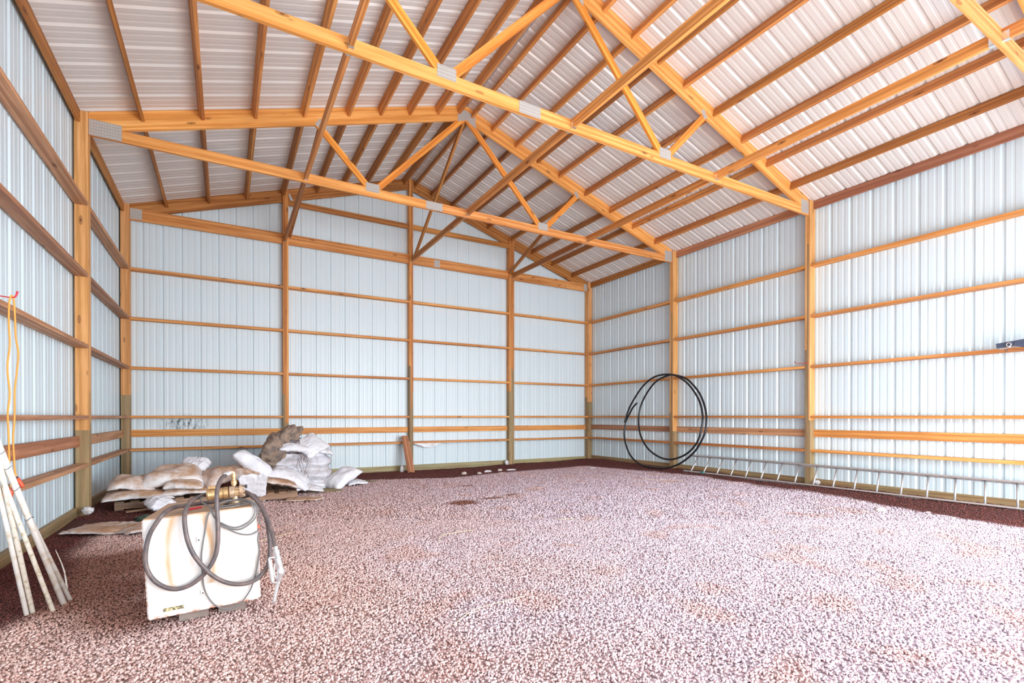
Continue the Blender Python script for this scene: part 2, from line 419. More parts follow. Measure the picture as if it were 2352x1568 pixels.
gx = np.arange(WL-.1, WR+.11, .06); gy = np.arange(YF, WB+.09, .06)
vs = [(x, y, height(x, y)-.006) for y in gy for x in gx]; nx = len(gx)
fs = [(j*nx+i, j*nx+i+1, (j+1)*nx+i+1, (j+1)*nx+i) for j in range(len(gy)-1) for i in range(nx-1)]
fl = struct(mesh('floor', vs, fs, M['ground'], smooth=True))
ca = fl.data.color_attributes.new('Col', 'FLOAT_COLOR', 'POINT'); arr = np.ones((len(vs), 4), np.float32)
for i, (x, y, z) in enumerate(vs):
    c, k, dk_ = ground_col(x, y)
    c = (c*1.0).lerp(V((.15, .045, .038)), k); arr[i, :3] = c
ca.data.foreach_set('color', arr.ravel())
struct(mesh('ground', [(-40, -45, -.06), (50, -45, -.06), (50, 30, -.06), (-40, 30, -.06)], [(0, 1, 2, 3)], M['yard']))

# loose crushed rock: one object, nobody could count it
def make_stones():
    cube = np.array([(x, y, z) for x in (-1, 1) for y in (-1, 1) for z in (-1, 1)], np.float32)
    quads = np.array([(0, 1, 3, 2), (4, 6, 7, 5), (0, 4, 5, 1), (2, 3, 7, 6), (0, 2, 6, 4), (1, 5, 7, 3)], np.int32)
    P = []
    def scatter(n, y0, y1, near, rmin, rmax):
        xs = rng.uniform(WL+.03, WR-.03, n); ys = rng.uniform(y0, y1, n); rs = rng.uniform(rmin, rmax, n)
        for x, y, r in zip(xs, ys, rs):
            d = x*fw.x+y*fw.y; lat = x*rt.x+y*rt.y
            if d < 1.55 or abs(lat) > 1.12*d+.5: continue
            if (d < 5.4) != near: continue
            P.append((x, y, r))
    scatter(330000, .3, 6.3, True, .0042, .0088)
    scatter(170000, 1.5, 10.25, False, .0055, .0105)
    n = len(P); v = np.empty((n, 8, 3), np.float32); col = np.ones((n, 8, 4), np.float32); keep = np.ones(n, bool)
    jit = rng.uniform(-.42, .42, (n, 8, 3)).astype(np.float32); ang = rng.uniform(0, 2*math.pi, (n, 3)); u = rng.random((n, 4))
    for i, (x, y, r) in enumerate(P):
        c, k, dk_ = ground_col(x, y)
        if k > .5: r *= .62
        a, b_, g = ang[i]
        ca_, sa = math.cos(a), math.sin(a); cb, sb = math.cos(b_), math.sin(b_); cg, sg = math.cos(g), math.sin(g)
        R = np.array([[ca_*cb, ca_*sb*sg-sa*cg, ca_*sb*cg+sa*sg], [sa*cb, sa*sb*sg+ca_*cg, sa*sb*cg-ca_*sg], [-sb, cb*sg, cb*cg]], np.float32)
        s = np.array([1, .62+.35*u[i, 0], .5+.35*u[i, 1]], np.float32)*r
        q = ((cube+jit[i])*s*.72) @ R.T
        q[:, 0] += x; q[:, 1] += y; q[:, 2] += height(x, y)+r*(-.12+.34*u[i, 2])
        v[i] = q
        f = .80+.34*u[i, 3]
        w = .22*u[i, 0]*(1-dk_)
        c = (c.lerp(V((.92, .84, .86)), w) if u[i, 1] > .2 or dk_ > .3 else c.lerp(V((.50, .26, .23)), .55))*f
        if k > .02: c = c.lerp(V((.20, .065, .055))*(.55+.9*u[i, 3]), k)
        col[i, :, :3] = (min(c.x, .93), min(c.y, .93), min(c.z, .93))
    nv = n*8; nf = n*6
    me = bpy.data.meshes.new('gravel'); me.vertices.add(nv); me.vertices.foreach_set('co', v.ravel())
    idx = (quads[None]+(np.arange(n, dtype=np.int32)*8)[:, None, None]).ravel()
    me.loops.add(nf*4); me.loops.foreach_set('vertex_index', idx)
    me.polygons.add(nf); me.polygons.foreach_set('loop_start', np.arange(0, nf*4, 4, dtype=np.int32))
    me.update(calc_edges=True)
    at = me.color_attributes.new('Col', 'FLOAT_COLOR', 'POINT'); at.data.foreach_set('color', col.ravel())
    me.materials.append(M['stones'])
    o = bpy.data.objects.new('gravel', me); COL.objects.link(o)
    tag(o, 'loose pinkish and dark red crushed rock spread over the whole barn floor', 'gravel', kind='stuff')
make_stones()

# ------------------------------------------------------------------ posts
def post(px0, px1, py0, py1, ztop, zs, label, axis='y', zbot=-.1, mt='post'):
    """laminated post of three planks; the bottom of each plank is treated wood"""
    root = empty('post', ((px0+px1)/2, (py0+py1)/2, 0)); tag(root, label, 'post', 'wooden wall posts')
    if axis == 'y': w = (py1-py0)/3
    else: w = (px1-px0)/3
    for k in range(3):
        if axis == 'y':
            a, b = py0+k*w, py0+(k+1)*w; cx, cy = (px0+px1)/2, (a+b)/2; sx, sy = px1-px0, w-.0012
        else:
            a, b = px0+k*w, px0+(k+1)*w; cx, cy = (a+b)/2, (py0+py1)/2; sx, sy = w-.0012, py1-py0
        upv = (0, 1, 0)
        z = zs[k]; zt_ = ztop(cx) if callable(ztop) else ztop
        o = board('upper_plank', (cx, cy, z), (cx, cy, zt_), sx, sy, M[mt], root, upv)
        o = board('treated_base', (cx, cy, zbot), (cx, cy, z-.001), sx, sy, M['treated'], root, upv)
        o['label'] = 'weathered greenish brown treated lower end'
    return root
zr = lambda x: roof_z(x)-.006
post(WL+.018, XL, Y1, Y1+.13, zr, (.971, 1.4, 1.05), 'wooden post on the left wall between the orange cord and left back corner')
post(WL+.018, XL, Y2, Y2+.13, zr, (.9, 1.3, .95), 'wooden post on the left wall holding the red hook')
post(XR, WR-.01, Y1, Y1+.105, zr, (.816, 3.3, 1.2), 'wooden post on the right wall that the black pipe coil leans against')
post(XR, WR-.01, Y2, Y2+.09, zr, (1.064, 3.9, 2.2), 'wooden post on the right wall standing behind the aluminium ladder')
post(XR, WR-.01, Y3, Y3+.10, zr, (1.0, 1.5, 1.2), 'wooden post on the right wall nearest the open front')
post(WL+.018, XL, Y0, Y0+.135, zr, (1.476, 1.5, 1.5), 'wooden post standing in the left back corner behind the sacks')
post(XR, WR-.01, Y0, Y0+.135, zr, (1.5, 1.62, 1.62), 'wooden post standing in the right back corner')
zg = lambda x: roof_z(x)-.03
post(.926, 1.023, Y0, Y0+.135, zg, (1.541, 1.014, 1.0), 'back wall post rising behind the shrink-wrapped stack', 'x', mt='pine')
post(3.356, 3.438, Y0, Y0+.135, zg, (2.19, 1.3, 1.633), 'middle back wall post below the roof peak', 'x', mt='pine')
post(5.775, 5.909, Y0, Y0+.135, zg, (1.72, 2.266, 2.2), 'back wall post between the middle post and right back corner', 'x', mt='pine')

# ------------------------------------------------------------------ girts, wide rails and skirt boards
LEV = [(3.547, 'top'), (2.736, 'second from top'), (1.925, 'third from top'), (1.119, 'eye-level'), (.577, 'lowest')]
def girts(axis, a, b, inner, outer, m, where, zoff=None):
    d = abs(outer-inner); mid = (inner+outer)/2
    for z, nm in LEV:
        p0, p1 = ((mid, a, z), (mid, b, z)) if axis == 'y' else ((a, mid, z), (b, mid, z))
        e0, e1 = V(p0), V(p1)
        if not seen(p0, p1): continue
        o = board('girt', p0, p1, d, .042, m)
        tag(o, '%s thin wooden girt, %s' % (nm, where), 'girt', 'thin horizontal wall girts')
def rail(axis, a, b, c0, c1, z0, z1, m, name, label, grp):
    mid = (c0+c1)/2; zc = (z0+z1)/2
    p0, p1 = ((mid, a, zc), (mid, b, zc)) if axis == 'y' else ((a, mid, zc), (b, mid, zc))
    if not seen(p0, p1): return
    tag(board(name, p0, p1, abs(c1-c0), z1-z0, m), label, 'board', grp)
G = .018
LB = [(Y1+.131, Y0-.001, 'left wall far bay'), (Y2+.131, Y1-.001, 'left wall near bay')]
RB = [(Y1+.106, Y0-.001, 'right wall bay next to the back corner'), (Y2+.091, Y1-.001, 'right wall middle bay'), (Y3+.101, Y2-.001, 'right wall bay nearest the viewer')]
BB = [(XL+.001, .925, 'back wall bay next to the left corner'), (1.024, 3.355, 'back wall bay left of the middle post'),
      (3.439, 5.774, 'back wall bay right of the middle post'), (5.910, XR-.001, 'back wall bay next to the right corner')]
for a, b, w in LB:
    girts('y', a, b, XL, WL+G, M['pine_brown'], w)
    rail('y', a, b, WL+G, WL+G+.04, .785, .905, M['pine_red'] if 'near' in w else M['pine_brown'], 'kick_board', 'wide wooden board between the two lowest girts, '+w, 'wide boards around the walls')
    rail('y', a, b, WL+.002, WL+G+.03, -.06, .095, M['treated'], 'skirt_board', 'treated wooden skirt board at the ground, '+w, 'treated skirt boards')
for i, (a, b, w) in enumerate(RB):
    girts('y', a, b, XR, WR-.004, M['pine'], w)
    rail('y', a, b, WR-.05, WR-.008, .80, .915, M['pine_brown'] if i < 2 else M['pine'], 'kick_board', 'wide wooden board between the two lowest girts, '+w, 'wide boards around the walls')
    rail('y', a, b, WR-.042, WR-.003, -.06, .125, M['treated'], 'skirt_board', 'treated wooden skirt board at the ground, '+w, 'treated skirt boards')
for i, (a, b, w) in enumerate(BB):
    girts('x', a, b, Y0+.004, WB-.004, M['pine'], w)
    rail('x', a, b, WB-.048, WB-.006, .79, .905, M['pine'], 'kick_board', 'wide wooden board between the two lowest girts, '+w, 'wide boards around the walls')
    rail('x', a, b, WB-.042, WB-.003, -.08, .09, M['skirt'], 'skirt_board', 'greenish treated skirt board at the ground, '+w, 'treated skirt boards')

# eave boards
for i, (x, s) in enumerate(((WL+.055, 'left'), (WR-.05, 'right'))):
    for (a, b, w) in ((Y1+.11, Y0-.002, 'next to the back wall'), (Y2+.135, Y1-.002, 'in the middle bay'), (Y3+.105, Y2-.002, 'in the bay nearest the viewer')):
        if i == 0: a = a+.025
        p0, p1 = (x, a, 4.525), (x, b, 4.525)
        if not seen(p0, p1): continue
        o = board('eave_board', p0, p1, .038, .135, M['pine_dark_shade'] if a > 7 or i == 0 else M['pine_red'])
        tag(o, '%s eave board under the roof edge, %s' % (s, w), 'board', 'eave boards')
        sx = XL+.001 if i == 0 else XR-.001
        c = bxm('mounting_plate', (.045, 0, .0), (.085, .042, .15), M['galv'], o)
        c['label'] = 'small galvanised end bracket'

# ------------------------------------------------------------------ trusses
def truss(y, label, gable=False):
    t = .038; y1 = y+t
    root = empty('roof_truss', (XC, y, 4.357)); tag(root, label, 'truss', 'wooden roof trusses')
    zb = 4.357; zh = 4.487 if not gable else 4.55; dv = .235
    hx = XR-XC-.001
    # bottom chord as two lengths joined under a splice plate
    sx = 2.84
    if not gable:
        for a, b in ((XC-hx, sx-.0005), (sx+.0005, XC+hx)):
            prism('bottom_chord', [(a, zb), (b, zb), (b, zh), (a, zh)], y, y1, 0, (a, (zb+zh)/2), M['pine_chord'], root)
    else:
        prism('bottom_chord', [(XC-hx, zb), (XC+hx, zb), (XC+hx, zh), (XC-hx, zh)], y, y1, 0, (XC-hx, (zb+zh)/2), M['pine'], root)
    oj = (RZ-dv-zh)/SL
    for s in (-1, 1):
        pts = [(XC+s*.0005, RZ-.002), (XC+s*hx, roof_z(XC+s*hx)-.002), (XC+s*hx, zh+.0005), (XC+s*min(oj, hx-.01), zh+.0005), (XC+s*.0005, RZ-dv)]
        prism('top_chord', pts, y, y1, -s*math.atan(SL), (XC, RZ-.12), M['pine_dark_shade'] if gable else M['pine_chord'], root)
    def plate(cx, cz, w, h, ang=0, nm='connector_plate'):
        o = prism(nm, [(cx+a*math.cos(ang)-b*math.sin(ang), cz+a*math.sin(ang)+b*math.cos(ang)) for a, b in ((-w/2, -h/2), (w/2, -h/2), (w/2, h/2), (-w/2, h/2))],
                  y-.003, y-.0004, ang, (cx, cz), M['plate'], root)
    if gable:
        for s, w in ((-1, .16), (1, .10)): plate(XC+s*(hx-w/2-.002), 4.46, w, .17)
        plate(3.99, 4.45, .13, .15)
        return root
    yw0, yw1 = y+.001, y1-.001
    def web(a, b, w=.086):
        (x0, z0), (x1, z1) = a, b; an = math.atan2(z1-z0, x1-x0); nx_, nz_ = -math.sin(an)*w/2, math.cos(an)*w/2
        # ends cut against the chords they meet
        def clip(p, q, top):
            return p
        pts = [(x0-nx_, z0-nz_), (x1-nx_, z1-nz_), (x1+nx_, z1+nz_), (x0+nx_, z0+nz_)]
        dx, dz = x1-x0, z1-z0; out = []
        for (px, pz), end in zip(pts, (0, 1, 1, 0)):
            # slide along the web axis to the chord line
            def g0(px, pz): return pz-zh
            def g1(px, pz): return pz-(roof_z(px)-dv)
            g = g0 if end == 0 else g1
            lo, hi = -.3, .3
            def at(t): return (px+dx*t, pz+dz*t)
            if g(*at(lo))*g(*at(hi)) < 0:
                for _ in range(40):
                    md = (lo+hi)/2
                    if g(*at(lo))*g(*at(md)) <= 0: hi = md
                    else: lo = md
                px, pz = at((lo+hi)/2)
            out.append((px, pz+(.001 if end == 0 else -.001)))
        prism('web', out, yw0, yw1, an, (x0, z0), M['pine_web'], root)
    for s in (-1, 1):
        web((XC+s*1.56, 4.487), (XC+s*2.25, roof_z(XC+2.25)-dv), .086)
        web((XC+s*1.44, 4.487), (XC+s*.075, RZ-dv-.02), .088)
        plate(XC+s*1.50, 4.49, .2, .125)
        plate(XC+s*2.24, roof_z(XC+2.24)-dv+.02, .12, .07, -s*1.0)
    plate(XC-hx+.152, 4.45, .30, .185); plate(XC+hx-.105, 4.475, .205, .21)
    plate(2.84, 4.423, .27, .128, 0)
    # peak plate bent as two leaves
    prism('connector_plate', [(XC-.14, 6.03), (XC, 6.085), (XC+.02, 5.93), (XC-.14, 5.87)], y-.003, y-.0004, .3, (XC, 6), M['plate'], root)
    prism('connector_plate', [(XC+.001, 6.085), (XC+.17, 6.03), (XC+.18, 5.83), (XC+.021, 5.93)], y-.003, y-.0004, -.3, (XC, 6), M['plate'], root)
    return root
YT0, YT1, YT2, YT3 = Y0+.046, Y1+.045, Y2+.032, 1.62
truss(YT3, 'roof truss at the upper right corner, nearest the viewer')
truss(YT2, 'large roof truss whose bottom chord crosses the top centre of the view')
truss(YT1, 'middle roof truss of wooden chords and webs, spanning between the side posts')
truss(YT0, 'shallow dark gable truss set against the back wall', True)

# ------------------------------------------------------------------ purlins
OFFS = [4.265, 3.655, 3.065, 2.465, 1.875, 1.41, .97, .515, .150]
ORD = ['lowest', 'second lowest', 'third lowest', 'fourth lowest', 'middle', 'fourth highest', 'third highest', 'second highest', 'highest']
PB = [(YT1+.039, YT0-.001, 'between the back wall and middle truss'), (YT2+.039, YT1-.001, 'between the middle and large trusses'),
      (YT3+.039, YT2-.001, 'between the large and nearest trusses'), (YF+.1, YT3-.001, 'in front of the nearest truss')]
sc = math.sqrt(1+SL*SL)
for sgn, side in ((-1, 'left'), (1, 'right')):
    nrm = V((sgn*SL, 0, 1)).normalized()
    for bi, (a, b, w) in enumerate(PB):
        for off, od in zip(OFFS, ORD):
            x = XC+sgn*off; h = .125
            c = V((x, 0, roof_z(x)-.003)) - nrm*(h/2)
            p0, p1 = (c.x, a, c.z), (c.x, b, c.z)
            if not seen(p0, p1): continue
            m = M['pine_dark_shade'] if (bi == 0 or (sgn < 0 and off > 4)) else (M['pine'] if random.random() < .7 else M['pine_dark_shade'])  # back bay takes the pine with shade in its colour; elsewhere random
            o = board('purlin', p0, p1, .038, h, m, None, nrm)
            tag(o, '%s purlin on the %s roof slope, %s' % (od, side, w), 'purlin', 'roof purlins')

# long runners at bottom-chord level, with hangers
for x, nm in ((.965, 'left'), (3.405, 'middle'), (5.845, 'right')):
    for bi, (a, b, w) in enumerate(((YT1+.039, Y0-.002, 'from the back wall to the middle truss'), (YT2+.039, YT1-.001, 'from the middle truss to the large truss'),
                     (YT3+.039, YT2-.001, 'from the large truss to the nearest truss'), (YF+.1, YT3-.001, 'in front of the nearest truss'))):
        zc = 4.432
        p0, p1 = (x, a, zc), (x, b, zc)
        if not seen(p0, p1): continue
        o = board('runner', p0, p1, .040, .105, M['pine'] if bi > 0 else M['pine_dark_shade'])
        tag(o, '%s ceiling runner %s' % (nm, w), 'beam', 'runners tying the trusses')
        ln = (V(p1)-V(p0)).length
        for e in (0.02, ln-.02):
            vs, fs = [], []
            for (cy_, cz, sy, sz) in ((-.0225, -.02, .003, .075), (.0225, -.02, .003, .075), (0, -.0545, .048, .003)):
                v_, f_ = box_geo(e-.028, e+.028, cy_-sy/2, cy_+sy/2, cz-sz/2, cz+sz/2, .0005)
                k = len(vs); vs += v_; fs += [tuple(q+k for q in f) for f in f_]
            hgr = fixn(mesh('joist_hanger', vs, fs, M['chrome'], o)); hgr['label'] = 'shiny metal hanger'
# diagonal braces from the middle truss down to the back wall posts
for (a, b, nm) in (((1.16, 5.215), (1.045, 4.50), 'left'), ((3.36, 5.93), (3.46, 4.50), 'middle'), ((5.60, 5.215), (5.78, 4.50), 'right')):
    tag(board('brace', (a[0], YT1+.045, a[1]), (b[0], Y0-.03, b[1]), .038, .08, M['pine_dark_shade']), '%s diagonal brace from the middle truss down to the back wall' % nm, 'brace', 'diagonal braces')
# short girts in the gable
for a, b, nm in ((1.024, 3.355, 'left'), (3.439, 5.774, 'right')):
    tag(board('gable_girt', (a, Y0+.022, 5.125), (b, Y0+.022, 5.125), .038, .10, M['pine_dark_shade']), 'high gable girt above the truss chord, %s of the middle post' % nm, 'girt', 'high gable girts')
tag(prism('nailing_plate', [(1.03, 5.30), (1.075, 5.12), (1.16, 5.10), (1.14, 5.14), (1.05, 5.31)], Y0+.036, Y0+.0395, 0, (1.1, 5.2), M['galv']), 'bent metal plate on the gable girt near the left post', 'plate')

# ------------------------------------------------------------------ fuel tank with pump, hose and cable
Rt = Matrix.Rotation(-.058, 3, 'Z') @ Matrix.Rotation(-.05, 3, 'X') @ Matrix.Rotation(-.059, 3, 'Y')
TW, TD, TH = .527, .809, .533
TM = Matrix.Translation(V((-.36, 3.231, .05))) @ Rt.to_4x4()
tank = empty('fuel_tank', mw=TM); tag(tank, 'white rust-stained square fuel tank with brass pump and coiled hose', 'tank')
import bmesh
bm = bmesh.new(); bmesh.ops.create_cube(bm, size=1)
for v in bm.verts: v.co = V(((v.co.x+.5)*TW, (v.co.y+.5)*TD, (v.co.z+.5)*TH))
bmesh.ops.bevel(bm, geom=bm.edges[:], offset=.007, segments=2, affect='EDGES')
me = bpy.data.meshes.new('tank_body'); bm.to_mesh(me); bm.free(); me.materials.append(M['tank'])
o = bpy.data.objects.new('tank_body', me); COL.objects.link(o); o.parent = tank
# seams standing proud down the right side
bxm('side_flange', (TW+.004, .012, TH/2), (.008, .018, TH*.97), M['tank'], tank)
for (x, z, h) in ((.252, .388, .032), (.255, .097, .03)):
    tb = bxm('mounting_tab', (x, -.004, z), (.018, .008, h), M['tank'], tank)
    bxm('slot', (x+.001, -.0085, z-.003), (.005, .003, .008), M['pipe'], tb)
lb = bxm('label_plate', (.118, -.002, .040), (.092, .003, .018), M['label'], tank, bev=.0005)
lb['label'] = 'small worn yellowish label with illegible print'
ra = bxm('red_mark', (.214, .235, .538), (.075, .03, .008), M['redpaint'], tank, Matrix.Rotation(.6, 3, 'Z')); ra['label'] = 'red smear on the rusty top'
# pump
def lathe(pts, axis, org, seg=20):
    """pts (t, r) along axis"""
    P = [V(org)+V(axis)*t for t, r in pts]; return tube_geo(P, [r for t, r in pts], seg)
def lobj(name, pts, axis, org, m, parent, seg=20):
    vs, fs = [], []
    a = V(axis).normalized(); u_ = a.orthogonal().normalized(); w_ = a.cross(u_)
    for t, r in pts:
        for j in range(seg):
            an = 2*math.pi*j/seg; vs.append(V(org)+a*t+(u_*math.cos(an)+w_*math.sin(an))*r)
    for i in range(len(pts)-1):
        for j in range(seg): fs.append((i*seg+j, i*seg+(j+1) % seg, (i+1)*seg+(j+1) % seg, (i+1)*seg+j))
    fs.append(tuple(range(seg))[::-1]); fs.append(tuple(range((len(pts)-1)*seg, len(pts)*seg)))
    o = fixn(mesh(name, vs, fs, m, parent, smooth=True))
    import bmesh
    bm = bmesh.new(); bm.from_mesh(o.data)
    for e in bm.edges:
        if len(e.link_faces) == 2 and e.calc_face_angle(0) > .6: e.smooth = False
    bm.to_mesh(o.data); bm.free()
    return o
PY_ = .16
pump = lobj('pump_body', [(0, .026), (.004, .036), (.030, .037), (.034, .030), (.052, .030), (.056, .038), (.073, .038), (.078, .028)], (1, 0, 0), (.402, PY_, .614), M['brass_worn'], tank)
lobj('motor', [(0, .020), (.004, .031), (.012, .034), (.016, .032), (.086, .032), (.090, .036), (.112, .036), (.116, .022)], (1, 0, 0), (.286, PY_, .613), M['brass'], pump)
bxm('junction_box', (.318, PY_-.005, .655), (.036, .03, .02), M['brass'], pump)
lobj('inlet_flange', [(0, .034), (.012, .034), (.014, .027), (.026, .027), (.030, .018), (.06, .018)], (0, 0, 1), (.431, PY_, .534), M['brass_worn'], pump)
lobj('riser_pipe', [(0, .011), (.006, .011), (.008, .016), (.030, .016), (.032, .011), (.046, .011), (.048, .014), (.070, .014)], (0, 0, 1), (.431, PY_, .650), M['brass'], pump)
tube('elbow', [(.431, PY_, .712), (.431, PY_, .724), (.424, PY_-.004, .732), (.412, PY_-.01, .730)], .0125, M['brass_worn'], pump, 12, 4)
lobj('hose_coupling', [(0, .014), (.02, .0145), (.022, .0155), (.038, .0155)], (-1, -.35, -.32), (.417, PY_-.012, .730), M['alu'], pump, 14)
for i in range(8):
    an = i*math.pi/4
    bxm('bolt', (.482, PY_+.030*math.cos(an), .614+.030*math.sin(an)), (.008, .008, .008), M['brass_worn'], pump)
for i in range(4):
    bxm('cooling_fin', (.446, PY_-.034, .600+.011*i), (.022, .012, .004), M['brass'], pump)
bxm('switch_lever', (.493, PY_-.01, .640), (.014, .03, .018), M['pipe'], pump)
hose_pts = [(.392, .130, .716), (.377, .10, .708), (.364, .05, .684), (.354, .0, .639), (.350, -.022, .572), (.350, -.028, .503), (.348, -.030, .427), (.342, -.03, .352), (.326, -.03, .285), (.292, -.031, .227), (.25, -.032, .184),
            (.2, -.032, .154), (.142, -.031, .146), (.092, -.03, .166), (.048, -.03, .208), (.021, -.03, .264), (.013, -.03, .326), (.022, -.03, .397), (.041, -.03, .46), (.074, -.03, .516), (.105, -.012, .556),
            (.135, .12, .568), (.175, .26, .558), (.24, .33, .553), (.34, .34, .553), (.44, .32, .560), (.52, .24, .575), (.552, .14, .548), (.572, .10, .50), (.592, .06, .43), (.6, .03, .333), (.597, .0, .253), (.582, -.02, .186),
            (.547, -.04, .143), (.497, -.052, .117), (.435, -.058, .117), (.37, -.060, .142), (.312, -.063, .191), (.267, -.062, .253), (.231, -.058, .319), (.21, -.052, .384), (.2, -.045, .448), (.197, -.032, .515), (.204, .0, .562),
            (.217, .05, .592), (.241, .12, .606), (.281, .21, .612), (.36, .235, .615), (.44, .225, .612), (.49, .19, .602), (.521, .15, .578), (.553, .12, .538), (.579, .08, .492), (.602, .03, .426), (.618, -.03, .353), (.6255, -.085, .292)]
hose = tube('hose', hose_pts, .0118, M['rubber'], tank, 12, 5); hose['label'] = 'thick dark rubber fuel hose looped over the tank'
nz = lobj('nozzle', [(0, .0125), (.022, .0125), (.024, .0175), (.046, .0175), (.048, .0145), (.062, .0145), (.064, .017), (.074, .017)], V((.010, 0, -.07)), (.6255, -.088, .300), M['alu'], tank, 14)
nz['label'] = 'silver fuel nozzle hanging from the hose'
tube('nozzle_body', [(.634, -.09, .232), (.639, -.09, .200), (.642, -.09, .175), (.646, -.09, .150), (.638, -.09, .122), (.632, -.09, .104)], [.016, .019, .017, .022, .016, .013], M['alu'], nz, 14, 4)
lobj('valve_cap', [(0, .019), (.013, .019), (.018, .011)], (1, -.2, .2), (.643, -.09, .152), M['alu'], nz, 14)
tube('spout', [(.633, -.09, .110), (.629, -.09, .090), (.620, -.09, .064), (.599, -.09, -.018)], [.0125, .0115, .0105, .0095], M['alu'], nz, 12, 4)
tube('lever_guard', [(.634, -.09, .232), (.612, -.09, .240), (.592, -.09, .238), (.590, -.09, .215), (.594, -.09, .115), (.606, -.09, .100), (.626, -.09, .094)], .006, M['alu'], nz, 8, 2)
bxm('trigger', (.600, -.09, .170), (.014, .022, .125), M['alu'], nz, Matrix.Rotation(-.06, 3, 'Y'))
tube('lever', [(.628, -.09, .215), (.616, -.09, .19), (.612, -.09, .15), (.622, -.09, .112)], .0045, M['alu'], nz, 8, 2)
cab = [(.275, .155, .605), (.262, .10, .600), (.276, .05, .582), (.303, .02, .566), (.324, .003, .552), (.369, .0, .545), (.421, .005, .543), (.462, .04, .542), (.5, .10, .541), (.50, .19, .541), (.43, .235, .541), (.37, .2, .542), (.40, .12, .560), (.461, .09, .575), (.506, .03, .563), (.540, -.012, .532), (.546, -.016, .496), (.522, -.016, .451), (.456, -.016, .413), (.394, -.016, .432), (.346, -.014, .478), (.326, -.012, .527), (.334, .0, .554),
       (.367, .06, .570), (.418, .095, .572), (.472, .075, .564), (.517, .0, .550), (.536, -.021, .504), (.506, -.021, .454), (.446, -.021, .427), (.4, -.021, .44), (.361, -.021, .467), (.352, -.02, .46), (.409, -.021, .415), (.455, -.02, .387), (.501, -.015, .375), (.534, -.008, .383), (.548, .01, .40), (.553, .05, .437), (.552, .09, .50), (.52, .11, .548), (.42, .09, .545), (.335, .02, .552),
       (.318, -.012, .535), (.302, -.013, .507), (.288, -.013, .44), (.271, -.013, .361), (.261, -.013, .293), (.26, -.013, .206), (.263, -.013, .13), (.282, -.013, .063), (.319, -.015, .008), (.373, -.02, -.018), (.432, -.02, .002), (.483, -.02, .062), (.514, -.02, .139), (.534, -.014, .218), (.543, -.004, .281), (.540, .0, .340), (.548, .01, .372)]
tube('power_cable', cab, .0042, M['cable'], tank, 7, 4)['label'] = 'thin grey power cable looped around the pump'
bxm('cable_clip', (.549, .012, .405), (.009, .010, .030), M['plug'], tank)
# leaf litter bits on the tank top are specks in its paint; blocks under the tank
for (x, y, s, r, lb_) in ((-.165, 3.365, (.14, .17, .055), .12, 'dirty concrete block under the left part of the fuel tank'), (.035, 3.385, (.135, .16, .06), -.08, 'dirty concrete block under the right part of the fuel tank'),
                       (-.1, 3.80, (.36, .16, .06), 0, 'dirty concrete block under the rear of the fuel tank')):
    z = .0; o = bxm('concrete_block', (x, y, .022), (s[0], s[1], s[2]*1.05), M['concrete'], None, Matrix.Rotation(r, 3, 'Z'), .008)
    tag(o, lb_, 'block', 'blocks under the fuel tank')

# ------------------------------------------------------------------ white pipes leaning in the left foreground
pipes = [((-.977, 3.803), (-1.10, 3.859, .679), 2.87, .0115, 'pvc', 'slender white plastic pipe leaning furthest left, its foot nearest the viewer'),
         ((-.958, 3.827), (-1.10, 3.862, .855), 2.6, .0125, 'pvc_dirty', 'speckled white plastic pipe standing second from the left of the bundle'),
         ((-.864, 3.802), (-1.10, 3.861, .814), 1.98, .0115, 'pvc_dirty', 'brown-spotted white plastic pipe standing alone in the middle of the bundle'),
         ((-.842, 3.919), (-1.10, 3.863, .948), 1.88, .0155, 'pvc', 'thick white plastic pipe with dark tie wires, at the right of the bundle'),
         ((-.826, 3.985), (-1.005, 3.935, .561), 2.75, .0115, 'pvc', 'white plastic pipe tied behind the thick one, rightmost foot of the bundle')]
ends = []
for (fx, fy), q, t, r, m, lb_ in pipes:
    f0 = V((fx, fy, height(fx, fy)+.002)); d = V(q)-f0; e = f0+d*t; ends.append((f0, e))
    n = 24; P = [f0.lerp(e, i/n)+V((0, 0, 0)) for i in range(n+1)]
    vs, fs = [], []; a = d.normalized(); u_ = a.orthogonal().normalized(); w_ = a.cross(u_); S = 16
    for rr, rev in ((r, False), (r*.8, True)):
        b0 = len(vs)
        for p in (f0, e):
            for j in range(S): an = 2*math.pi*j/S; vs.append(p+(u_*math.cos(an)+w_*math.sin(an))*rr)
        for j in range(S): fs.append((b0+j, b0+(j+1) % S, b0+S+(j+1) % S, b0+S+j))
    for k in (0, S):
        for j in range(S): fs.append((k+j, k+(j+1) % S, 2*S+k+(j+1) % S, 2*S+k+j))
    vs = [v-f0 for v in vs]
    o = fixn(mesh('plastic_pipe', vs, fs, M[m], None, smooth=False, mw=Matrix.Translation(f0))); tag(o, lb_, 'pipe', 'white plastic pipes leaning at the left wall')
    for p in o.data.polygons: p.use_smooth = True
a, b = ends[3]; c_, d_ = ends[4]
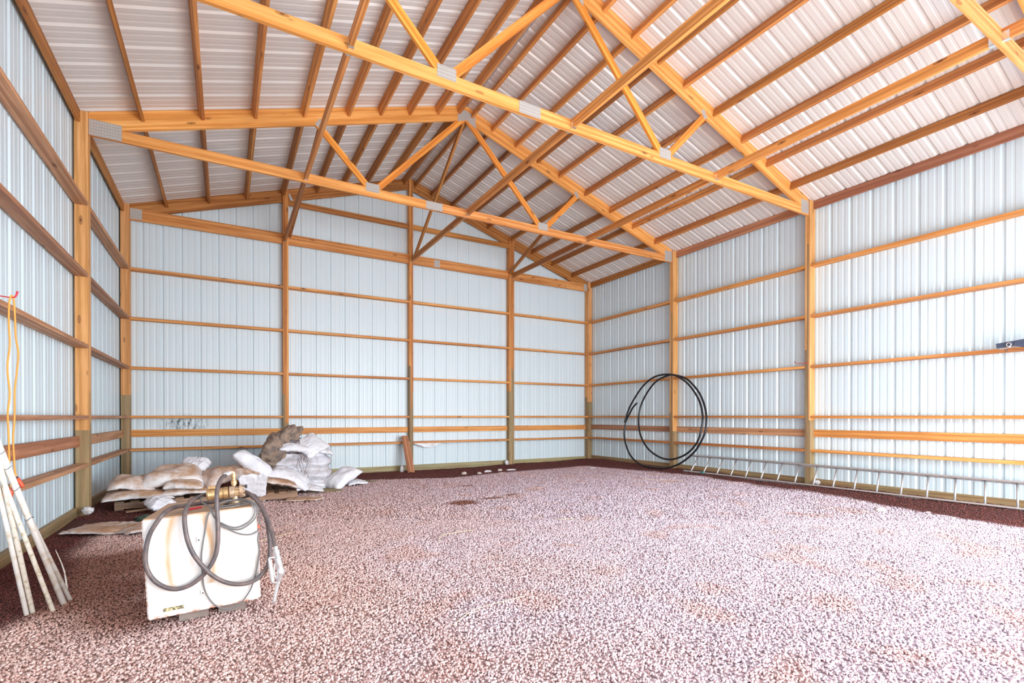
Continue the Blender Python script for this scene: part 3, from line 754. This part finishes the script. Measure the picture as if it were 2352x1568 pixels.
for k, t in enumerate((.30, .40, .47, .52)):
    zc = a.lerp(b, t).z; p = a.lerp(b, t); t2 = (zc-c_.z)/(d_.z-c_.z); p2 = c_.lerp(d_, t2); mid = (p+p2)/2
    ax = (b-a).normalized(); u_ = (p2-p).normalized(); w_ = ax.cross(u_); ra_ = (p2-p).length/2+.019
    P = [mid+u_*math.cos(an)*ra_+w_*math.sin(an)*.0185+ax*(.006*math.sin(an*2)) for an in [i*math.pi/9 for i in range(19)]]
    P += [P[-1]+u_*.02+w_*.005, P[-1]+u_*.05+w_*.012+V((0, 0, .006))]
    tag(tube('tie_wire', P, .0016, M['tie'], None, 6), ['dark wire tie around the two right pipes, lowest of four', 'dark wire tie around the two right pipes, second lowest', 'dark wire tie around the two right pipes, second highest', 'dark wire tie around the two right pipes, highest of four'][k], 'tie', 'tie wires on the pipes')
tag(tube('stick', [(-.845, 4.02, .0), (-.89, 4.16, .14), (-.955, 4.26, .265)], [.006, .004, .002], M['pvc'], None, 8, 3), 'thin pale pointed stick leaning behind the rightmost pipe', 'stick')

# orange cord on its red hook
hk = tube('hook', [(XL-.002, 4.522, 1.925), (-1.30, 4.522, 1.923), (-1.225, 4.52, 1.918), (-1.207, 4.52, 1.932), (-1.199, 4.52, 1.962)], [.004, .004, .004, .0055, .007], M['red'], None, 8, 4)
tag(hk, 'red hook on the left wall post holding the orange cord', 'hook')
cp = [(-1.234, 4.518, .645), (-1.240, 4.512, .80), (-1.243, 4.512, 1.0), (-1.247, 4.512, 1.15), (-1.237, 4.512, 1.28), (-1.248, 4.512, 1.45), (-1.236, 4.512, 1.60), (-1.240, 4.512, 1.75), (-1.238, 4.514, 1.88), (-1.231, 4.518, 1.924), (-1.224, 4.522, 1.9285), (-1.219, 4.525, 1.90), (-1.214, 4.528, 1.78), (-1.211, 4.528, 1.66), (-1.199, 4.528, 1.55), (-1.207, 4.528, 1.42),
      (-1.217, 4.528, 1.30), (-1.219, 4.528, 1.12), (-1.226, 4.528, .98), (-1.222, 4.528, .86), (-1.218, 4.528, .76), (-1.205, 4.528, .71)]
cd = tube('extension_cord', cp, .0052, M['orange'], None, 9, 5); tag(cd, 'orange extension cord hanging in a long loop at the left edge', 'cord')
pl = tube('plug', [(-1.207, 4.528, .722), (-1.198, 4.528, .70), (-1.178, 4.528, .655)], [.007, .012, .011], M['plug'], cd, 10, 3)
tube('socket', [(-1.234, 4.518, .655), (-1.236, 4.518, .62), (-1.240, 4.518, .575)], [.008, .013, .012], M['plug'], cd, 10, 3)
bxm('strain_relief', (-1.207, 4.526, .722), (.013, .013, .014), M['tie'], cd)
# small red hook on the right wall post
tag(tube('hook', [(XR-.001, 4.548, 1.99), (XR-.03, 4.55, 1.985), (XR-.045, 4.60, 1.988), (XR-.045, 4.72, 1.995), (XR-.04, 4.75, 2.03)], .0045, M['red'], None, 8, 4), 'small red hook on the right wall post behind the ladder', 'hook')

# dark arm with eye bolt at the right edge
arm = empty('bracket_arm', (8.03, 2.1, 1.95)); tag(arm, 'dark blue grey steel arm with white eye bolt at the right edge', 'bracket')
def wp(p): return V(p)-V((8.03, 2.1, 1.95))
def armbox(nm, y0, z0, y1, z1, h, x, w, m, par=arm):
    p0, p1 = V((x, y0, z0)), V((x, y1, z1)); mwx = frame(p0, p1, (0, 0, 1)); vs, fs = box_geo(0, (p1-p0).length, -w/2, w/2, -h/2, h/2, .002)
    T = Matrix.Translation(V((8.03, 2.1, 1.95))).inverted() @ mwx
    return fixn(mesh(nm, [T @ V(v) for v in vs], fs, m, par))
armbox('bar', 2.26, 1.968, 1.3, 2.075, .058, 8.0, .03, M['slate'])
armbox('strut', 2.10, 1.975, 1.5, 1.78, .045, 7.985, .022, M['slate'])
armbox('wall_plate', 2.24, 1.955, 2.10, 1.955, .012, 8.06, .11, M['galv'])
R_ = []
for i in range(17):
    an = 2*math.pi*i/16; R_.append(wp((7.975, 2.148+.020*math.cos(an), 1.972+.020*math.sin(an))))
tube('eye_bolt', R_, .0065, M['chrome'], arm, 8)
tube('clevis', [wp((7.978, 2.235, 1.925)), wp((7.978, 2.18, 1.930)), wp((7.978, 2.13, 1.945))], .006, M['chrome'], arm, 8, 2)
R_ = [wp((7.978, 2.168+.013*math.cos(2*math.pi*i/12), 1.908+.013*math.sin(2*math.pi*i/12))) for i in range(13)]
tube('ring', R_, .003, M['tie'], arm, 6)
tube('cord', [wp((7.978, 2.15, 1.922)), wp((7.98, 2.07, 1.908)), wp((7.99, 1.9, 1.89)), wp((8.0, 1.6, 1.90))], .0018, M['tie'], arm, 6, 3)

# ------------------------------------------------------------------ ladder
ld = empty('ladder', (7.9, 3.9, 0)); tag(ld, 'long aluminium ladder lying on edge against the foot of the right wall', 'ladder')
def bot(y): return V((7.822+(6.78-y)*.0293, y, .052))
def topp(y): return V((8.088, y, .345))
LO = V((7.9, 3.9, 0))
for fn, yA, yB in ((bot, 6.80, .92), (topp, 6.87, .98)):
    p0, p1 = fn(yA), fn(yB)
    nr = (topp(4)-bot(4)).normalized(); side = V((0, 1, 0)).cross(nr)
    mwx = frame(p0, p1, nr); vs, fs = [], []
    for (cy_, cz, sy, sz) in ((0, 0, .026, .004), (-.014 if fn is bot else .014, 0, .004, .022)):
        pass
    ln = (p1-p0).length
    for (cy_, cz, sy, sz) in ((0, 0, .052, .004), (-.024, .0, .004, .024), (.024, .0, .004, .024)):
        v_, f_ = box_geo(0, ln, cy_-sy/2, cy_+sy/2, cz-sz/2, cz+sz/2, .0008); k = len(vs); vs += v_; fs += [tuple(q+k for q in f) for f in f_]
    T = Matrix.Translation(LO).inverted() @ mwx
    fixn(mesh('side_rail', [T @ V(v) for v in vs], fs, M['alu'], ld))
for k in range(20):
    y = 6.632-k*.2857
    a, b = bot(y)-LO, topp(y+.035)-LO
    tube('rung', [a, b], .0125, M['alu'], ld, 10)
# black pipe coil
cyz = [(8.19, 1.4), (8.31, 1.29), (8.4, 1.14), (8.47, 1.01), (8.49, .83), (8.47, .64), (8.37, .43), (8.2, .23), (7.97, .10), (7.75, .045), (7.5, .03), (7.3, .035), (7.1, .07), (6.87, .15), (6.68, .27), (6.51, .42), (6.4, .59), (6.32, .79), (6.31, .96), (6.34, 1.15), (6.42, 1.35), (6.55, 1.55), (6.71, 1.71), (6.9, 1.85), (7.12, 1.93), (7.31, 1.965), (7.48, 1.94), (7.68, 1.87), (7.84, 1.74), (7.98, 1.55), (8.07, 1.35), (8.1, 1.13), (8.06, .89), (7.97, .69), (7.83, .52), (7.66, .39), (7.44, .29), (7.24, .24), (7.03, .24), (6.84, .29), (6.67, .37), (6.52, .5), (6.42, .66), (6.38, .85), (6.37, 1.04), (6.42, 1.24), (6.51, 1.42), (6.65, 1.59), (6.82, 1.75), (7.03, 1.88), (7.25, 1.96), (7.47, 1.98), (7.69, 1.96), (7.89, 1.88), (8.08, 1.73), (8.24, 1.53), (8.37, 1.32), (8.44, 1.14), (8.48, .96)]
n = len(cyz)
tag(tube('pipe_coil', [(7.69+.165*z+(.026*math.sin(i/n*math.pi*1.6)), y, z+.028) for i, (y, z) in enumerate(cyz)], .0195, M['pipe'], None, 12, 4), 'large loose coil of black plastic pipe leaning on the right wall post', 'pipe')
tag(bxm('clip', (7.80, 6.35, .075), (.10, .03, .012), flat('teal plastic', (.03, .45, .40), .4), None, Matrix.Rotation(1.3, 3, 'Z')), 'small teal plastic clip on the ground below the ladder end', 'clip')

# leaning plank at the middle back post
tag(board('plank', (3.272, 9.80, -.02), (3.235, 10.11, .71), .135, .075, M['pine_red'], None, (.55, -.9, .3)), 'short reddish timber offcut leaning on the middle back wall post', 'plank')

# ------------------------------------------------------------------ pallets
def pallet(x0, x1, y0, y1, rz, label):
    c = V(((x0+x1)/2, (y0+y1)/2, 0)); root = empty('pallet', mw=Matrix.Translation(c) @ Matrix.Rotation(rz, 4, 'Z')); tag(root, label, 'pallet', 'wooden pallets under the sacks')
    w, d = x1-x0, y1-y0
    for k in range(3):
        y = -d/2+.02+k*(d-.04)/2
        bxm('stringer', (0, y, .058), (w, .035, .075), M['pallet'], root)
    for k in range(7):
        x = -w/2+.045+k*(w-.09)/6
        bxm('deck_board', (x, 0, .104), (.085, d, .014), M['pallet'], root)
    for k in range(3):
        x = -w/2+.045+k*(w-.09)/2
        bxm('bottom_board', (x, 0, .013), (.085, d, .014), M['pallet'], root)
pallet(-1.17, -.18, 7.48, 8.4, .05, 'wooden pallet under the sack pile beside the left wall')
pallet(-.08, .86, 7.34, 8.25, -.03, 'wooden pallet under the sacks in front of the wrapped stack')

# ------------------------------------------------------------------ sacks
def sack(c, size, yaw=0, pitch=0, roll=0, seed=1, m='sack', label='', limp=0., name='sack', spin=0., group='white woven sacks', fold=.012):
    l, w, h = size; nu, nv = 34, 24; vs, fs = [], []
    for side in (1, -1):
        for i in range(nu+1):
            for j in range(nv+1):
                u, v = 2*i/nu-1, 2*j/nv-1
                x = l/2*u*(1-.05*(1-abs(v))**2*0-.045*math.cos(v*math.pi/2)*0)*(1-.06*(1-v*v)*abs(u)**6)
                y = w/2*v*(1-.10*(1-u*u)*0 - .10*abs(u)**8 + .02)
                y *= 1-.05*(1-u*u)*abs(v)**5*0
                t = max(0, 1-abs(u)**3.2)**.55*max(0, 1-abs(v)**2.6)**.5
                lump = noise.noise(V((u*1.6+seed*3.1, v*1.6, side*2.)))
                z = side*h/2*t*(1+.35*lump)
                if side < 0: z *= .55
                # puckers running in from the sewn ends and the sides
                wr = fold*noise.noise(V((u*2.2+seed, v*9, side*4.)))*(.35+abs(u)**2) + fold*.8*noise.noise(V((u*7+seed, v*3, side*7.)))*(.3+abs(v)**2)
                z += side*wr*(.25+.75*t if t > 0 else .0)
                e = V((u*2+seed*1.7, v*2, 5.))
                x += .018*noise.noise(e*1.5); y += .02*noise.noise(e*1.5+V((9, 0, 0)))
                # slump of the rim
                z += -limp*h*(abs(u)**3*.6+abs(v)**4*.3) + .02*noise.noise(V((u*1.3, v*1.3+seed, 11)))*(u*u+v*v)
                vs.append((x, y, z))
    n = (nu+1)*(nv+1)
    for s in (0, 1):
        for i in range(nu):
            for j in range(nv):
                a = s*n+i*(nv+1)+j; q = (a, a+1, a+nv+2, a+nv+1)
                fs.append(q if s else q[::-1])
    mw = Matrix.Translation(V(c)) @ Matrix.Rotation(yaw, 4, 'Z') @ Matrix.Rotation(pitch, 4, 'Y') @ Matrix.Rotation(roll, 4, 'X') @ Matrix.Rotation(spin, 4, 'Z')
    o = mesh(name, vs, fs, M[m], None, smooth=True, mw=mw)
    bm = bmesh.new(); bm.from_mesh(o.data); bmesh.ops.remove_doubles(bm, verts=bm.verts, dist=.0015); bmesh.ops.recalc_face_normals(bm, faces=bm.faces); bm.to_mesh(o.data); bm.free()
    for p in o.data.polygons: p.use_smooth = True
    tag(o, label, 'sack', group); return o
sack((-.93, 7.66, .165), (.72, .50, .13), .08, .02, 0, 1, 'sack', 'flat white sack at the bottom left of the pile, hanging over the pallet edge', .35)
sack((-.42, 7.70, .170), (.62, .50, .13), .05, 0, 0, 2, 'sack', 'white sack on the pallet at the bottom right of the left pile', .2)
sack((-1.02, 7.78, .285), (.48, .46, .21), .15, .10, .05, 3, 'sack', 'plump dusty white sack on top at the left end of the pile', .3)
sack((-.80, 8.22, .25), (.55, .42, .20), .2, .0, .0, 4, 'sack_dirty', 'brown-topped sack behind the plump left sack', .2)
sack((-.60, 7.80, .345), (.70, .50, .30), -.05, -.12, .10, 5, 'sack', 'biggest brown-dusted white sack forming the crest of the left pile', .3)
sack((-.46, 7.58, .265), (.44, .34, .15), -.03, .03, .10, 6, 'sack', 'small white sack squeezed under the crest sack on its right', .2)
sack((-.36, 8.02, .50), (.36, .24, .09), -.35, .12, .5, 7, 'sack_clean', 'crumpled empty white sack standing up on top of the left pile', .5, fold=.03)
sack((-.10, 7.78, .30), (.44, .46, .26), .35, -.35, .05, 8, 'sack_dirty', 'brown-stained sack sloping up in the gap behind the pump', .2, fold=.02)
sack((.20, 7.82, .33), (.52, .44, .24), -.1, .12, .1, 9, 'sack_dirty', 'reddish brown stained sack below the upright rolled sack', .2, fold=.02)
sack((.33, 7.80, .43), (.62, .26, .28), -.10, .70, .0, 10, 'sack_clean', 'full white rolled sack tilting up above the second pallet', .1)
sack((.30, 7.30, .165), (.34, .50, .05), .1, 0, -1.05, 11, 'sack_clean', 'flattened clean white sack draped down in front of the second pallet', .3, fold=.02)
sack((.62, 7.62, .21), (.56, .42, .12), -.15, .22, -.15, 12, 'sack_dirty', 'thin brown-edged sack lying on the right end of the second pallet', .4, fold=.025)
sack((.80, 7.90, .24), (.60, .42, .22), -.25, .40, .1, 13, 'sack_clean', 'torn white sack slumped against the front of the wrapped stack', .3, fold=.03)
sack((1.02, 7.85, .08), (.50, .34, .10), -.1, .1, 0, 14, 'sack_clean', 'white sack end lying on the ground before the wrapped stack', .4, fold=.03)
sack((1.60, 8.22, .155), (.56, .40, .22), .45, -.50, .1, 15, 'sack_clean', 'plump clean white sack standing right of the wrapped stack', .2)
sack((1.82, 8.33, .055), (.36, .26, .07), .3, 0, 0, 16, 'sack_clean', 'small white sack end lying flat at the far right of the sacks', .5, fold=.03)
sack((.95, 8.32, .63), (.50, .40, .17), -.1, .08, .0, 17, 'sack_clean', 'white sack on top of the wrapped stack, half under the tilted one', .2, fold=.02)
sack((1.15, 8.26, .685), (.44, .40, .11), -.15, .10, .72, 18, 'sack_clean', 'dusty white sack tilted across the top right of the wrapped stack', .2, spin=.85)
sack((1.33, 8.40, .575), (.34, .36, .12), -.1, .15, .0, 19, 'sack_clean', 'white sack end hanging at the upper right rim of the wrapped stack', .3)
# empty sacks on the ground
sack((-1.0, 6.22, .035), (.62, .44, .06), -.35, 0, 0, 20, 'sack', 'muddy empty sack lying flat on the gravel by the left wall', .2, 'sack', fold=.03)
sack((-.62, 6.05, .04), (.52, .40, .06), .25, 0, 0, 21, 'sack', 'muddy empty sack lying flat behind the fuel tank', .2, fold=.03)
sack((-.64, 7.05, .10), (.34, .26, .16), .5, .3, .3, 22, 'sack_clean', 'crumpled lilac white empty sack in front of the left pallet', .3, fold=.06)
sack((.92, 7.22, .02), (.50, .26, .035), -.2, 0, 0, 23, 'sack_dirty', 'flat dirty torn sack on the gravel right of the second pallet', .2, fold=.02)
tag(board('board', (-1.0, 7.18, .03), (-.55, 7.28, .045), .10, .014, M['pallet']), 'loose broken board on the gravel in front of the left pallet', 'board')
def blob(name, c, r, seed, m, label, cat, amp=.25, sq=1.0, flatz=0, detail=2.5, sub=4, kind=None, group=None):
    bm = bmesh.new(); bmesh.ops.create_icosphere(bm, subdivisions=sub, radius=1)
    for v in bm.verts:
        p = v.co.copy()
        if sq != 1: p = V([math.copysign(abs(a)**sq, a) for a in p])
        k = 1+amp*noise.noise(p*detail+V((seed, 0, 0)))+amp*.5*noise.noise(p*detail*2.7+V((0, seed, 0)))
        v.co = V((p.x*r[0]*k, p.y*r[1]*k, max(p.z*r[2]*k, -flatz if flatz else -9)))
    me = bpy.data.meshes.new(name); bm.to_mesh(me); bm.free(); me.materials.append(m)
    for p in me.polygons: p.use_smooth = True
    o = bpy.data.objects.new(name, me); COL.objects.link(o); o.location = c; tag(o, label, cat, group, kind); return o
# the wrapped stack: a squarish load with vertical creases of film
def wrapped():
    x0, x1, y0, y1, z1 = .50, 1.46, 8.22, 9.15, .56
    nu, nz_ = 120, 26; vs, fs = [], []
    cx, cy = (x0+x1)/2, (y0+y1)/2; hx, hy = (x1-x0)/2, (y1-y0)/2
    for k in range(nz_+1):
        z = z1*k/nz_
        for i in range(nu):
            a = 2*math.pi*i/nu; ca_, sa = math.cos(a), math.sin(a); q = (abs(ca_)**5+abs(sa)**5)**(-1/5)
            lay = .022*math.sin(z*34+1.2*noise.noise(V((ca_*2, sa*2, 3))))*sstep(.02, .1, z)
            b = 1+.05*noise.noise(V((ca_*2.2, sa*2.2, z*3)))+.035*noise.noise(V((ca_*9, sa*9, z*2)))+.02*noise.noise(V((ca_*22, sa*22, z*6)))
            b += .06*sstep(.5, 0, z) - .12*sstep(z1-.10, z1, z)
            vs.append((cx+(hx*b+lay)*ca_*q, cy+(hy*b+lay)*sa*q, z+.012*noise.noise(V((ca_*3, sa*3, z*5)))))
    for k in range(nz_):
        for i in range(nu): fs.append((k*nu+i, k*nu+(i+1) % nu, (k+1)*nu+(i+1) % nu, (k+1)*nu+i))
    tp = len(vs); R = 5
    for r in range(1, R+1):
        for i in range(nu):
            p = V(vs[nz_*nu+i]); c = V((cx, cy, z1+.03)); q = p.lerp(c, r/R*.98); vs.append((q.x, q.y, q.z+.02*noise.noise(V((q.x*9, q.y*9, 0)))))
    for r in range(R):
        b0 = nz_*nu if r == 0 else tp+(r-1)*nu; b1 = tp+r*nu
        for i in range(nu): fs.append((b0+i, b0+(i+1) % nu, b1+(i+1) % nu, b1+i))
    fs.append(tuple(tp+(R-1)*nu+i for i in range(nu)))
    o = mesh('wrapped_stack', [V(v)-V((cx, cy, 0)) for v in vs], fs, M['wrap'], None, smooth=True, mw=Matrix.Translation(V((cx, cy, -.005))))
    tag(o, 'bulky stack of goods wrapped in cloudy plastic film by the back wall', 'stack')
    for i in range(5):
        x = .62+.09*i if i > 2 else .55+.03*i
        xx = -.02+.035*i+.02*math.sin(i*3)
        P = [(xx+.02*math.sin(j*1.7+i), -hy*1.075-.004+(.01*math.sin(j*2.+i)), z1*.98-j*.06) for j in range(9)]
        tube('film_strand', P, [.003+.004*abs(math.sin(j*1.3+i)) for j in range(len(smooth_path(P, 3)))], M['wrap'], o, 6, 3)
wrapped()
# brown tarp thrown over the back left of the stack
def tarp():
    path = [(.50, 8.42, .0), (.53, 8.40, .18), (.575, 8.38, .38), (.64, 8.38, .58), (.72, 8.38, .74), (.82, 8.38, .84), (.93, 8.38, .89), (1.02, 8.38, .925), (1.07, 8.38, .95)]
    P = smooth_path(path, 8); n = len(P)
    rr = [.13, .15, .17, .185, .175, .13, .095, .06, .02]
    vs, fs = tube_geo(smooth_path([tuple(p) for p in P], 2), rr, 44)
    out = []
    for v in vs:
        v = V(v); d = noise.noise_vector(v*4)*.07 + noise.noise_vector(v*11)*.035
        d -= V((1, 1, 1))*.03*abs(noise.noise(v*V((9, 9, 5)))) + noise.noise_vector(v*26)*.014
        out.append(v+d)
    o = fixn(mesh('tarp', out, fs, M['scorch'], None, smooth=True))
    tag(o, 'dirty brown crumpled tarp bunched over the left top of the wrapped stack', 'tarp')
tarp()
blob('bundle', (.90, 8.44, .66), (.20, .20, .14), 5.5, flat('dark torn film', (.10, .08, .09), .5, sc=9, col2=(.28, .24, .25), bumps=.8), 'dark torn bundle showing between the brown tarp and the top sacks', 'bundle', .35, detail=3)
blob('feed_pile', (1.27, 7.93, -.005), (.30, .16, .035), 9, M['grain'], 'spilled greenish brown feed on the gravel below the wrapped stack', 'feed', .3, kind='stuff')
blob('feed_pile', (2.05, 8.75, -.012), (.34, .22, .022), 12, M['grain'], 'thin spill of brown feed by the right end of the sacks', 'feed', .3, kind='stuff')
blob('green_bag', (-.74, 6.60, .03), (.10, .06, .04), 3, M['leaf'], 'dull green plastic bag crumpled on the gravel behind the empty sack', 'bag', .5, detail=3.5)
sl = blob('plastic_scrap', (-1.335, 7.18, .075), (.05, .03, .042), 2, M['plastic'], 'crumpled white plastic scrap at the foot of the left wall post', 'scrap', .55, detail=3.2, sub=3, group='white scraps on the floor')
blob('plastic_scrap', (8.10, 4.40, .085), (.03, .05, .035), 4, M['plastic'], 'crumpled white plastic scrap at the foot of the right wall post', 'scrap', .4, detail=3, sub=3, group='white scraps on the floor')
blob('plastic_scrap', (5.69, 10.13, .04), (.05, .03, .06), 6, M['plastic'], 'crumpled pale blue scrap at the foot of a back wall post', 'scrap', .4, detail=3, sub=3, group='white scraps on the floor')
blob('plastic_scrap', (3.15, 10.02, .03), (.04, .03, .08), 7, M['plastic'], 'crumpled white scrap behind the leaning timber offcut', 'scrap', .4, detail=3, sub=3, group='white scraps on the floor')
for k, (x, y, r, m, t, lb_) in enumerate(((4.05, 8.92, (.055, .045, .035), 'rock', 'rock', 'pale tan rock at the left of the litter by the dark gravel edge'),
        (4.32, 8.80, (.05, .04, .025), 'rock', 'rock', 'flat tan rock second from left in the litter'), (4.60, 8.98, (.08, .035, .028), 'plastic', 'plastic_scrap', 'white paper scrap in the middle of the litter'),
        (4.88, 8.98, (.05, .04, .03), 'rock', 'rock', 'brown rock between the two white scraps'), (5.16, 9.0, (.11, .04, .02), 'plastic', 'plastic_scrap', 'long white paper scrap at the right of the litter'),
        (4.72, 8.62, (.07, .03, .012), 'rock', 'rock', 'thin flat stone nearest the viewer in the litter'),
        (6.80, 2.95, (.085, .05, .025), 'rock', 'rock', 'grey flat stone on the floor in front of the ladder'),
        (6.93, 8.5, (.10, .04, .012), 'plastic', 'plastic_scrap', 'small white scrap near the right back corner'),
        (7.15, 2.62, (.05, .025, .008), 'rock', 'rock', 'tiny pale stone in the dark strip before the ladder'))):
    blob(t, (x, y, height(x, y)+r[2]*.4), r, k*3.3, M[m], lb_, 'rock' if t == 'rock' else 'scrap', .3, detail=2, sub=3, group='rocks and scraps on the floor')
# a cloudy film hanging under the lowest girt right of the middle post
vs = []
for i in range(13):
    for j in range(5):
        s, t = i/12, j/4; dpt = .09*math.sin(math.pi*min(1, s*1.5))*(.4 if s > .5 else 1)
        vs.append((3.46+s*.95, 10.165+.01*math.sin(i*1.9+j), .555-t*max(dpt, .006)))
fs = [(i*5+j, (i+1)*5+j, (i+1)*5+j+1, i*5+j+1) for i in range(12) for j in range(4)]
tag(mesh('plastic_film', vs, fs, M['plastic'], None, True), 'scrap of grey plastic film drooping from the lowest girt right of the middle post', 'film')
# straws
for pts, lb_ in (([(1.65, 4.16), (1.78, 4.40), (2.1, 4.42)], 'bent pale straw lying on the gravel in the middle of the floor'), ([(.07, 4.75), (.2, 4.95), (.55, 5.18)], 'long pale straw on the gravel right of the fuel tank'),
                 ([(6.35, 6.45), (6.6, 6.3), (6.9, 6.0)], 'pale straw on the gravel in front of the black pipe coil'), ([(1.05, 2.45), (1.25, 2.58), (1.6, 2.62)], 'faint straw lying on the gravel nearest the viewer'),
                 ([(3.1, 4.4), (3.3, 4.35)], 'short straw on the gravel near the centre of the floor')):
    tag(tube('straw', [(x, y, height(x, y)+.014) for x, y in pts], .0022, M['straw'], None, 6, 4), lb_, 'straw', 'straws on the gravel')

# ------------------------------------------------------------------ light
w = bpy.data.worlds.new('World'); SC.world = w; w.use_nodes = True; nt = w.node_tree; bg = nt.nodes['Background']
tc = N(nt, 'TexCoord'); sp = N(nt, 'SeparateXYZ'); L(nt, tc.outputs['Generated'], sp.inputs[0])
c = ramp(nt, math_(nt, 'MULTIPLY_ADD', sp.outputs[2], .5, .5), [(.45, (.80, .82, .86)), (.55, (.92, .96, 1.0)), (1., (.70, .82, 1.0))]).outputs[0]
L(nt, c, bg.inputs[0]); bg.inputs[1].default_value = 2.6
def area(name, loc, aim, sx, sy, power, col=(1, 1, 1), spread=180):
    l = bpy.data.lights.new(name, 'AREA'); l.shape = 'RECTANGLE'; l.size = sx; l.size_y = sy; l.energy = power; l.color = col; l.spread = math.radians(spread)
    o = bpy.data.objects.new(name, l); COL.objects.link(o); o.location = loc
    o.rotation_euler = (V(aim)-V(loc)).to_track_quat('-Z', 'Y').to_euler(); return o
area('sky_through_door', (5.6, -1.35, 1.75), (4.2, 6, .8), 7.0, 3.0, 540, (.74, .89, 1.0), 150)
area('warm_fill', (3.6, -.6, .35), (3.8, 8.0, 5.2), 6.5, 1.2, 300, (1, .82, .66))  # added warm fill lamp inside the front, lifts roof and upper gable

# ------------------------------------------------------------------ camera
cd_ = bpy.data.cameras.new('Camera'); cam = bpy.data.objects.new('Camera', cd_); COL.objects.link(cam)
back = -fw
cam.matrix_world = Matrix(((rt.x, up.x, back.x, CAM.x), (rt.y, up.y, back.y, CAM.y), (rt.z, up.z, back.z, CAM.z), (0, 0, 0, 1)))
cd_.sensor_fit = 'HORIZONTAL'; cd_.sensor_width = 36; cd_.lens = FPX/2352*36
cd_.shift_x = (1176-CX)/2352; cd_.shift_y = (CY-784)/2352; cd_.clip_start = .05; cd_.clip_end = 200
SC.camera = cam
SC.view_settings.view_transform = 'Standard'; SC.view_settings.look = 'None'
SC.view_settings.exposure = 0; SC.view_settings.gamma = 1
SC.cycles.max_bounces = 10; SC.cycles.diffuse_bounces = 7; SC.cycles.glossy_bounces = 4
SC.cycles.sample_clamp_indirect = 8; SC.cycles.use_denoising = True
